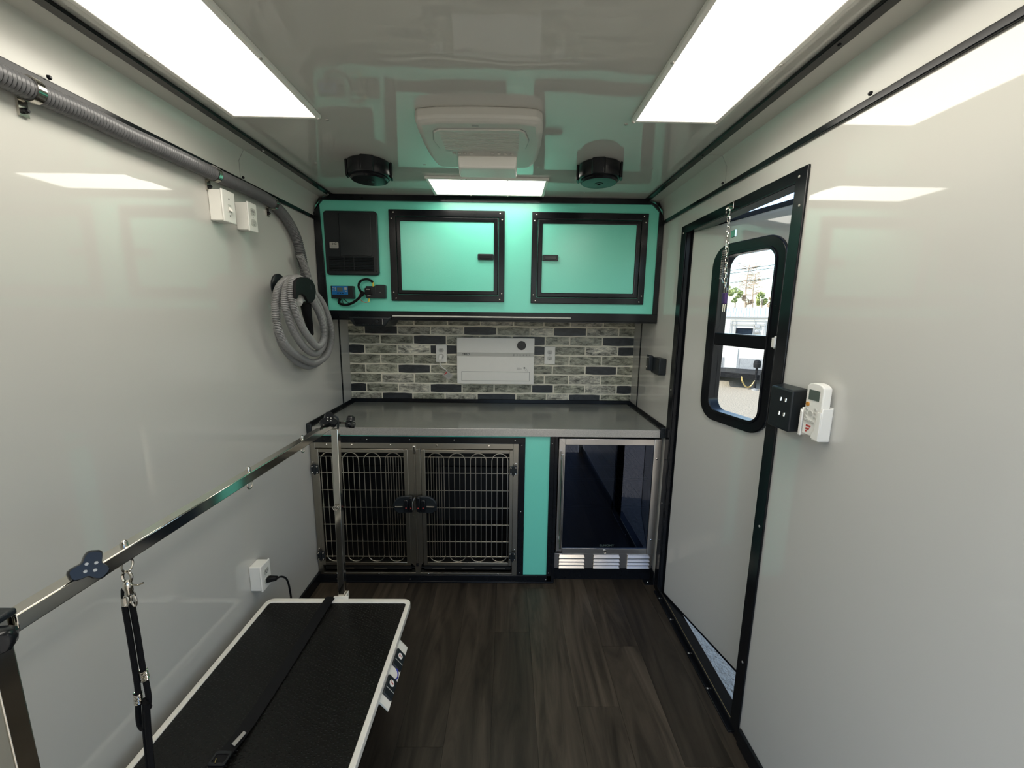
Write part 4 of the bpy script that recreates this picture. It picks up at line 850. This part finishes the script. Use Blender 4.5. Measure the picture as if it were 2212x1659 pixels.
def knob(c, ax, rot=0, R=.034):
    c = Vector(c); d = Vector(ax).normalized(); e1 = d.cross(Vector((0, 0, 1))).normalized(); e2 = d.cross(e1); n = 36; pl = []
    for k in range(n):
        a = 2 * PI * k / n + rot; th = (a - rot + PI / 3) % (2 * PI / 3) - PI / 3; r = min(R * (.52 + .55 * (0.5 + .5 * math.cos(3 * th)) ** 1.0), R * .95 / math.cos(th)); pl.append((e1 * math.cos(a) + e2 * math.sin(a)) * r)
    v = []
    for sc, h in ((.86, 0), (1, .004), (1, .020), (.90, .024)): v += [c + p * sc + d * h for p in pl]
    f = [tuple(range(n))[::-1], tuple(range(3 * n, 4 * n))] + [(k * n + i, k * n + (i + 1) % n, (k + 1) * n + (i + 1) % n, (k + 1) * n + i) for k in range(3) for i in range(n)]
    kb = obj('clamp_knob', MB().add(v, f), 'blackgloss', gt, ang=50)
    obj('knob_stud', MB().lathe([(.0052, -.03), (.0052, .001)], c, d, 10), 'chrome', kb)
    s_ = MB()
    for k in range(4):
        a = PI / 2 * k + .5; q = c + d * .0242 + (e1 * math.cos(a) + e2 * math.sin(a)) * .0075
        s_.lathe([(.0026, 0), (.0022, .0006), (.0001, .0006)], q, d, 6)
    obj('knob_insert', s_, 'silver', kb)
knob((.362, .592, 1.058), (.74, -.55, .38), .15, .026)
knob((.354, 1.478, 1.056), (.55, -.62, .62), .3, .034)
knob((.405, 1.530, 1.040), (1, 0, 0), .2, .028)
knob((.352, .462, 1.043), (.6, -.8, .1), .9, .036)
obj('end_hook', MB().tube(spline([(.372, 1.52, 1.02), (.374, 1.52, 1.056), (.366, 1.52, 1.066), (.35, 1.52, 1.066), (.338, 1.52, 1.058)], 6), .0042, 8), 'black', gt)
for yy in (.668, 1.018, 1.30):
    rr = [(.346 + .0 * k, yy + .0105 * math.sin(2 * PI * k / 18), 1.0115 + .0125 * math.cos(2 * PI * k / 18)) for k in range(18)]
    obj('eye_bolt', MB().tube(rr, .0019, 7, True), 'chrome', gt)
    obj('acorn_nut', MB().lathe([(.0058, 0), (.0058, .004), (.0045, .008), (.002, .0098), (.0001, .010)], (.346, yy, 1.0495), (0, 0, 1), 12), 'chrome', gt)
rr = [(.352 + .011 * math.cos(2 * PI * k / 16), 1.5085 - .008, .70 + .009 * math.sin(2 * PI * k / 16)) for k in range(16)]
obj('post_hook', MB().tube(rr, .0018, 6, True).tube([(.352, 1.508, .70), (.372, 1.495, .71)], .0018, 6), 'chrome', gt)
obj('post_socket', MB().box(.318, .378, 1.503, 1.511, .255, .31).box(.362, .368, 1.508, 1.54, .285, .312), 'whitepaint', gt, bevel=.002)

# tether hanging from the bar
tt = thing('grooming_tether', (.346, .66, .3), 'black looped tether with chrome snap hook hanging from the cross bar', 'tether')
yb = .666
sn = [(.346 + .008 * math.sin(2 * PI * k / 16), yb - .002, .990 + .011 * math.cos(2 * PI * k / 16)) for k in range(16)]
obj('snap_ring', MB().tube(sn, .0026, 7, True), 'chrome', tt)
obj('snap_body', MB().lathe([(.004, 0), (.0065, .003), (.0075, .012), (.0055, .018), (.0065, .023), (.005, .028), (.0001, .030)], (.346, yb - .003, .983), (0, 0, -1), 14), 'chrome', tt)
obj('thumb_lever', MB().tube(spline([(.350, yb, .975), (.357, yb + .004, .970), (.364, yb + .008, .972)], 5), .0017, 6), 'chrome', tt)
for dx in (-.006, .008):
    ln = [(.346 + dx + .0042 * math.cos(2 * PI * k / 14), yb - .004, .944 + .0105 * math.sin(2 * PI * k / 14)) for k in range(14)]
    obj('swivel_link', MB().tube(ln, .0016, 6, True), 'chrome', tt)
px = lambda zx, zy, y=yb: (lambda d: CW + d * (y / d.y))(right * ((zx / 2.967 - 1106) / F_PX) + down * ((1100 + zy / 2.967 - 829.5) / F_PX) + fwd)
A = [px(795, 510), px(800, 620), px(830, 800), px(862, 1000), px(885, 1170), px(886, 1290), px(893, 1370), px(915, 1405), px(940, 1385, .664), px(938, 1300, .662), px(930, 1240, .66)]
B = [px(832, 495, .672), px(845, 600, .672), px(880, 800, .672), px(912, 1000, .672), px(938, 1120, .671), px(953, 1210, .67), px(948, 1275, .668), px(930, 1270, .664)]
C_ = [px(930, 1215, .667), px(932, 1400, .664), px(940, 1500, .66), px(958, 1660, .65), px(985, 1830, .64), px(1005, 2050, .64)]
C2 = [px(940, 1250, .662), px(950, 1420, .66), px(960, 1520, .655), px(975, 1680, .646), px(1000, 1850, .636), px(1015, 2050, .636)]
obj('cord', MB().tube(spline(A, 8), .0046, 8), 'cord', tt); obj('cord', MB().tube(spline(B, 8), .0046, 8), 'cord', tt)
obj('loop_cord', MB().tube(spline(C_, 8), .0048, 8).tube(spline(C2, 8), .0048, 8), 'cord', tt)
for a, b_, yy in (((800, 560), (808, 612), yb), ((838, 540), (848, 590), .672)):
    obj('ferrule', MB().tube([px(*a, yy), px(*b_, yy)], .0062, 10), 'chrome', tt)
for a, b_, yy in (((882, 1175), (889, 1240), yb), ((915, 1030), (930, 1092), .672)):
    p, q = px(*a, yy), px(*b_, yy); d = q - p; cw = []
    e1 = d.orthogonal().normalized(); e2 = d.normalized().cross(e1)
    for k in range(60): cw.append(p + d * k / 59 + (e1 * math.cos(k * .75) + e2 * math.sin(k * .75)) * .0062)
    obj('coil_wrap', MB().tube(cw, .0011, 5), 'chrome', tt)
obj('loop_eye', MB().tube([px(912, 1392), px(938, 1398, .664)], .0062, 8).tube([px(930, 1235, .664), px(952, 1275, .668)], .0058, 8), 'cord', tt)

# strap across the table
st = thing('table_strap', (.29, 1.1, TZ), 'flat black strap lying lengthwise across the table mat', 'strap')
sp = [(.305, 1.512, TZ + .003), (.303, 1.47, TZ + .004), (.30, 1.30, TZ + .001), (.297, 1.12, TZ - .001), (.293, .97, TZ + .002), (.288, .90, TZ + .010), (.284, .84, TZ + .006), (.28, .70, TZ - .001), (.28, .52, TZ - .001)]
c = spline(sp, 8); mb = MB(); hw = .019
v = []
for p in c: v += [p + Vector((-hw, 0, 0)), p + Vector((hw, 0, 0)), p + Vector((hw, 0, .0016)), p + Vector((-hw, 0, .0016))]
f = [(0, 1, 2, 3), tuple(len(v) - 4 + k for k in range(4))]
for i in range(len(c) - 1): f += [(i * 4 + k, i * 4 + (k + 1) % 4, i * 4 + 4 + (k + 1) % 4, i * 4 + 4 + k) for k in range(4)]
obj('webbing', mb.add(v, f), 'rubber', st)
obj('paper_tag', MB().hexa([(.290, .922, TZ + .0125), (.302, .916, TZ + .0125), (.3095, .953, TZ + .0105), (.2995, .958, TZ + .0105)], [(.290, .922, TZ + .014), (.302, .916, TZ + .014), (.3095, .953, TZ + .012), (.2995, .958, TZ + .012)]), 'silver', st, label='crumpled pale paper tag')
obj('buckle', MB().ring(rrect(.262, .306, .868, .905, .006, 3), rrect(.268, .300, .876, .897, .003, 3), 'z', TZ + .008, TZ + .014), 'blackgloss', st, bevel=.001)
obj('buckle_pin', MB().tube([(.276, .884, TZ + .0148), (.280, .874, TZ + .0148)], .0015, 6), 'gold', st)

# ------------------------------------------------------------------ outdoors
GZ = -.5
tag(obj('gravel_lot', MB().add([(-60, -60, GZ), (90, -60, GZ), (90, 120, GZ), (-60, 120, GZ)], [(0, 1, 2, 3)]), 'gravel'), 'pale gravel lot outside the door', 'ground', kind='structure')
obj('trailer_underbody', MB().box(-.06, W + .06, YR - .05, D + .06, GZ + .14, -.06), 'trim') 
o = tag(bpy.data.objects['trailer_underbody'], 'black underbody below the trailer floor', 'underbody', kind='structure')
oa = math.atan2(-.497, .868); e = Vector((.497, .868, 0)); rv = Vector((.868, -.497, 0))
def far(dist): q = Vector((1.0194, 0, 0)) + e * dist; return (q.x, q.y, GZ)
k_ = 13.9 / 12.5
R_ = lambda r: r * k_
Zf = lambda z: (1.4604 + (z - 1.4604) * k_) - GZ           # local z above ground
tl = thing('cargo_trailer', far(13.9), 'white trailer with window and black tongue parked outside the door', 'trailer', rotz=oa)
obj('body', MB().box(-3.0, 1.5, 0, 4.5, Zf(.08), Zf(1.46)), 'ext_white', tl, bevel=.02)
obj('roof_edge', MB().box(-3.05, 1.55, -.03, 4.55, Zf(1.44), Zf(1.475)), 'plate', tl)
for k in range(4): obj('stone_guard', MB().box(R_(-.75 + k * .40), R_(-.36 + k * .40), -.02, 0, Zf(.08), Zf(.37)), 'plate', tl)
obj('front_panel', MB().box(R_(-.31), R_(-.02), -.03, 0, Zf(.1), Zf(.63)), 'offwhite', tl)
wn = obj('window', MB().ring(rect(R_(-.12), R_(.27), Zf(1.0), Zf(1.17)), rect(R_(-.10), R_(.25), Zf(1.02), Zf(1.155)), 'y', -.03, 0), 'trim', tl)
obj('pane', MB().box(R_(-.10), R_(.25), -.012, 0, Zf(1.02), Zf(1.155)), 'tinted', wn)
obj('ladder_rack', MB().ring(rect(R_(-.27), R_(.53), Zf(.95), Zf(1.40)), rect(R_(-.25), R_(.51), Zf(.96), Zf(1.385)), 'y', -.05, -.03).box(R_(-.27), R_(.53), -.05, -.03, Zf(1.27), Zf(1.285)).box(R_(.27), R_(.285), -.05, -.03, Zf(.95), Zf(1.4)).box(R_(-.17), R_(-.155), -.05, -.03, Zf(.95), Zf(1.4)), 'plate', tl)
obj('vent_box', MB().box(R_(.31), R_(.42), -.06, 0, Zf(1.05), Zf(1.12)).box(R_(.31), R_(.42), -.06, 0, Zf(1.18), Zf(1.26)), 'plate', tl, bevel=.01)
obj('underframe', MB().box(-2.9, .78, .0, 4.4, Zf(-.10), Zf(.08)), 'rubber', tl)
obj('tongue', MB().hexa([(R_(-.35), -1.1, Zf(-.04)), (R_(.50), -1.1, Zf(-.06)), (R_(.6), 0, Zf(-.04)), (R_(-.4), 0, Zf(-.04))], [(R_(-.35), -1.1, Zf(.09)), (R_(.50), -1.1, Zf(.07)), (R_(.6), 0, Zf(.09)), (R_(-.4), 0, Zf(.09))]), 'rubber', tl)
obj('jack', MB().lathe([(.03, 0), (.03, .55), (.085, .56), (.095, .66), (.08, .74), (.03, .77)], (R_(.42), -1.15, Zf(-.25)), (0, 0, 1), 16), 'rubber', tl)
obj('jack_foot', MB().lathe([(.08, 0), (.08, .03), (.03, .05)], (R_(.42), -1.15, 0), (0, 0, 1), 12).tube([(R_(.42), -1.15, .04), (R_(.42), -1.15, Zf(-.2))], .025, 8), 'plate', tl)
cc = spline([(R_(.12), -1.14, Zf(-.02)), (R_(.15), -1.16, Zf(-.12)), (R_(.23), -1.17, Zf(-.23)), (R_(.32), -1.17, Zf(-.22)), (R_(.40), -1.16, Zf(-.08))], 8)
cl = MB()
for i in range(0, len(cc) - 1, 1):
    d = cc[i + 1] - cc[i]; mid = (cc[i] + cc[i + 1]) / 2
    cl.v, cl.f = cl.v, cl.f
    lk = link(mid, d, (0, 1, 0) if i % 2 else (.2, 0, 1), .06, .028, .006); cl.add(lk.v, lk.f)
obj('safety_chain', cl, 'gold', tl)
obj('wheel', MB().lathe([(.15, 0), (.33, .02), (.34, .2), (.15, .22)], (-1.7, -.02, .34), (0, 1, 0), 24), 'rubber', tl)
obj('wheel', MB().lathe([(.15, 0), (.33, .02), (.34, .2), (.15, .22)], (-1.7, 4.2, .34), (0, 1, 0), 24), 'rubber', tl)
obj('marker_light', MB().box(R_(-.56), R_(-.36), -.03, 0, Zf(-.05), Zf(-.03)), 'red', tl)

fb_ = thing('storage_shed', far(30), 'long shed with pale blue ribbed metal roof behind the white trailer', 'shed', rotz=oa)
obj('wall', MB().box(-6, 6, .3, 6, 0, 2.0), 'ext_white', fb_)
roof = MB(); n_ = 0
obj('roof', MB().hexa([(-6.2, 0, 1.97), (6.2, 0, 1.97), (6.2, 6.3, 1.97), (-6.2, 6.3, 1.97)], [(-6.2, .9, 2.56), (6.2, .9, 2.56), (6.2, 5.4, 2.56), (-6.2, 5.4, 2.56)]), 'blueroof', fb_)
rb = MB()
for k in range(80):
    a = -6 + k * .15; rb.hexa([(a, -.03, 1.99), (a + .04, -.03, 1.99), (a + .04, .03, 1.97), (a, .03, 1.97)], [(a, .87, 2.58), (a + .04, .87, 2.58), (a + .04, .93, 2.56), (a, .93, 2.56)])
obj('roof_rib', rb, 'ext_white', fb_, kind='stuff')
K45 = 1.0
def leaves(cx, cy, cz, rx, rz, n, size):
    mb = MB(); 
    for _ in range(n):
        a = random.uniform(0, 2 * PI); r = random.random() ** .5; zz_ = random.uniform(-1, 1); rr = math.sqrt(max(.02, 1 - zz_ * zz_)) * r
        p = Vector((cx + rx * rr * math.cos(a), cy + rx * rr * math.sin(a), cz + rz * zz_)); s_ = size * random.uniform(.5, 1.3)
        u = Vector((random.uniform(-1, 1), random.uniform(-1, 1), random.uniform(-1, 1))).normalized() * s_; w_ = u.orthogonal().normalized() * s_ * .6
        mb.add([p - u, p + w_, p + u, p - w_], [(0, 1, 2, 3)])
    return mb
def bush(r, zt, wid, hgt, mname, label, dist, n=700):
    q_ = dist / 45; r *= q_; wid *= q_; hgt *= q_; zt = 1.46 + (zt - 1.46) * q_
    t = thing('bush', (far(dist)[0] + rv.x * r, far(dist)[1] + rv.y * r, GZ), label, 'bush', 'treetops behind the shed', rotz=oa)
    h = zt - GZ
    obj('stem', MB().tube([(0, 0, 0), (.05, 0, h * .5), (0, 0, h * .8)], .06, 6), 'bark', t)
    for q in range(6): obj('foliage', leaves(random.uniform(-.6, .6) * wid, random.uniform(-.3, .3), h - hgt * random.uniform(.12, .95), wid * random.uniform(.2, .48), hgt * random.uniform(.10, .24), n // 6, .10), mname, t)
bush(-1.65, 4.4, .9, 1.6, 'leaf', 'green leafy treetop at left edge behind the shed', 46, 420)
bush(-.75, 4.2, .9, 1.7, 'leaf', 'green leafy treetop left of the tall bare tree', 47)
bush(.2, 3.5, .7, 1.0, 'twig', 'brownish shrub between the two bare trees', 47.5, 260)
bush(1.45, 4.0, .6, 1.4, 'leaf', 'small round green treetop right of the bare trees', 47)
bush(2.25, 3.9, .7, 1.5, 'twig', 'brownish treetop at right edge behind the shed', 46)
t = thing('scrub_hedge', (far(42)[0], far(42)[1], GZ), 'yellow green scrub line above the blue shed roof', 'hedge', rotz=oa)
obj('foliage', leaves(0, 0, 2.15, 4.0, .42, 3500, .09), 'grass', t, kind='stuff'); obj('thicket', MB().box(-3.5, 3.5, -.25, .25, 0, 2.1), 'grass', t)
def bare(r, top, spread, label, sd, dist):
    random.seed(sd); q_ = dist / 45; r *= q_; spread *= q_; top = 1.46 + (top - 1.46) * q_
    t = thing('bare_tree', (far(dist)[0] + rv.x * r, far(dist)[1] + rv.y * r, GZ), label, 'tree', 'bare trees outside the window', rotz=oa); h = top - GZ
    tr_ = spline([(0, 0, 0), (.08, 0, h * .4), (-.04, 0, h * .7), (.05, 0, h)], 6); obj('trunk', MB().tube(tr_, .1, 7, rad=[.13 - .005 * k for k in range(len(tr_))]), 'bark', t)
    br = MB(); tw = MB()
    for k in range(40):
        z = h * random.uniform(.62, 1.0); s_ = random.choice((-1, 1)); L_ = spread * random.uniform(.4, 1) 
        p = Vector((0, 0, z)); q = p + Vector((s_ * L_, random.uniform(-.5, .5) * spread, random.uniform(-.05, .35) * spread)); mid = p.lerp(q, .5) + Vector((0, 0, .06))
        br.tube(spline([p, mid, q], 4), .02, 4)
        for _ in range(8):
            a = p.lerp(q, random.uniform(.35, 1)); b_ = a + Vector((random.uniform(-.3, .3), random.uniform(-.2, .2), random.uniform(-.05, .28))); tw.tube([a, b_], .012, 3)
    obj('branch', br, 'bark', t, kind='stuff'); obj('twig', tw, 'twig', t, kind='stuff')
bare(.06, 6.25, 1.15, 'taller bare pine with flat spreading crown seen through window', 3, 51)
bare(.66, 5.45, .9, 'shorter bare pine right of the taller one', 5, 56)
pl_ = thing('power_line', (far(40)[0], far(40)[1], GZ), 'thin power lines strung across the sky between poles', 'power line', rotz=oa)
for z0, z1 in ((5.44, 5.44), (5.20, 5.20), (4.42, 4.42)):
    obj('cable', MB().tube([(-14, 0, z0 - 1.45 + .5), (14, 0, z1 + 1.45 + .5)], .022, 5), 'rubber', pl_)
for xx, hh in ((-14, 5.4), (14, 8.4)): obj('pole', MB().tube([(xx, 0, 0), (xx, 0, hh)], .12, 8), 'bark', pl_)
for o in bpy.data.objects:
    if '_local' in o: del o['_local']
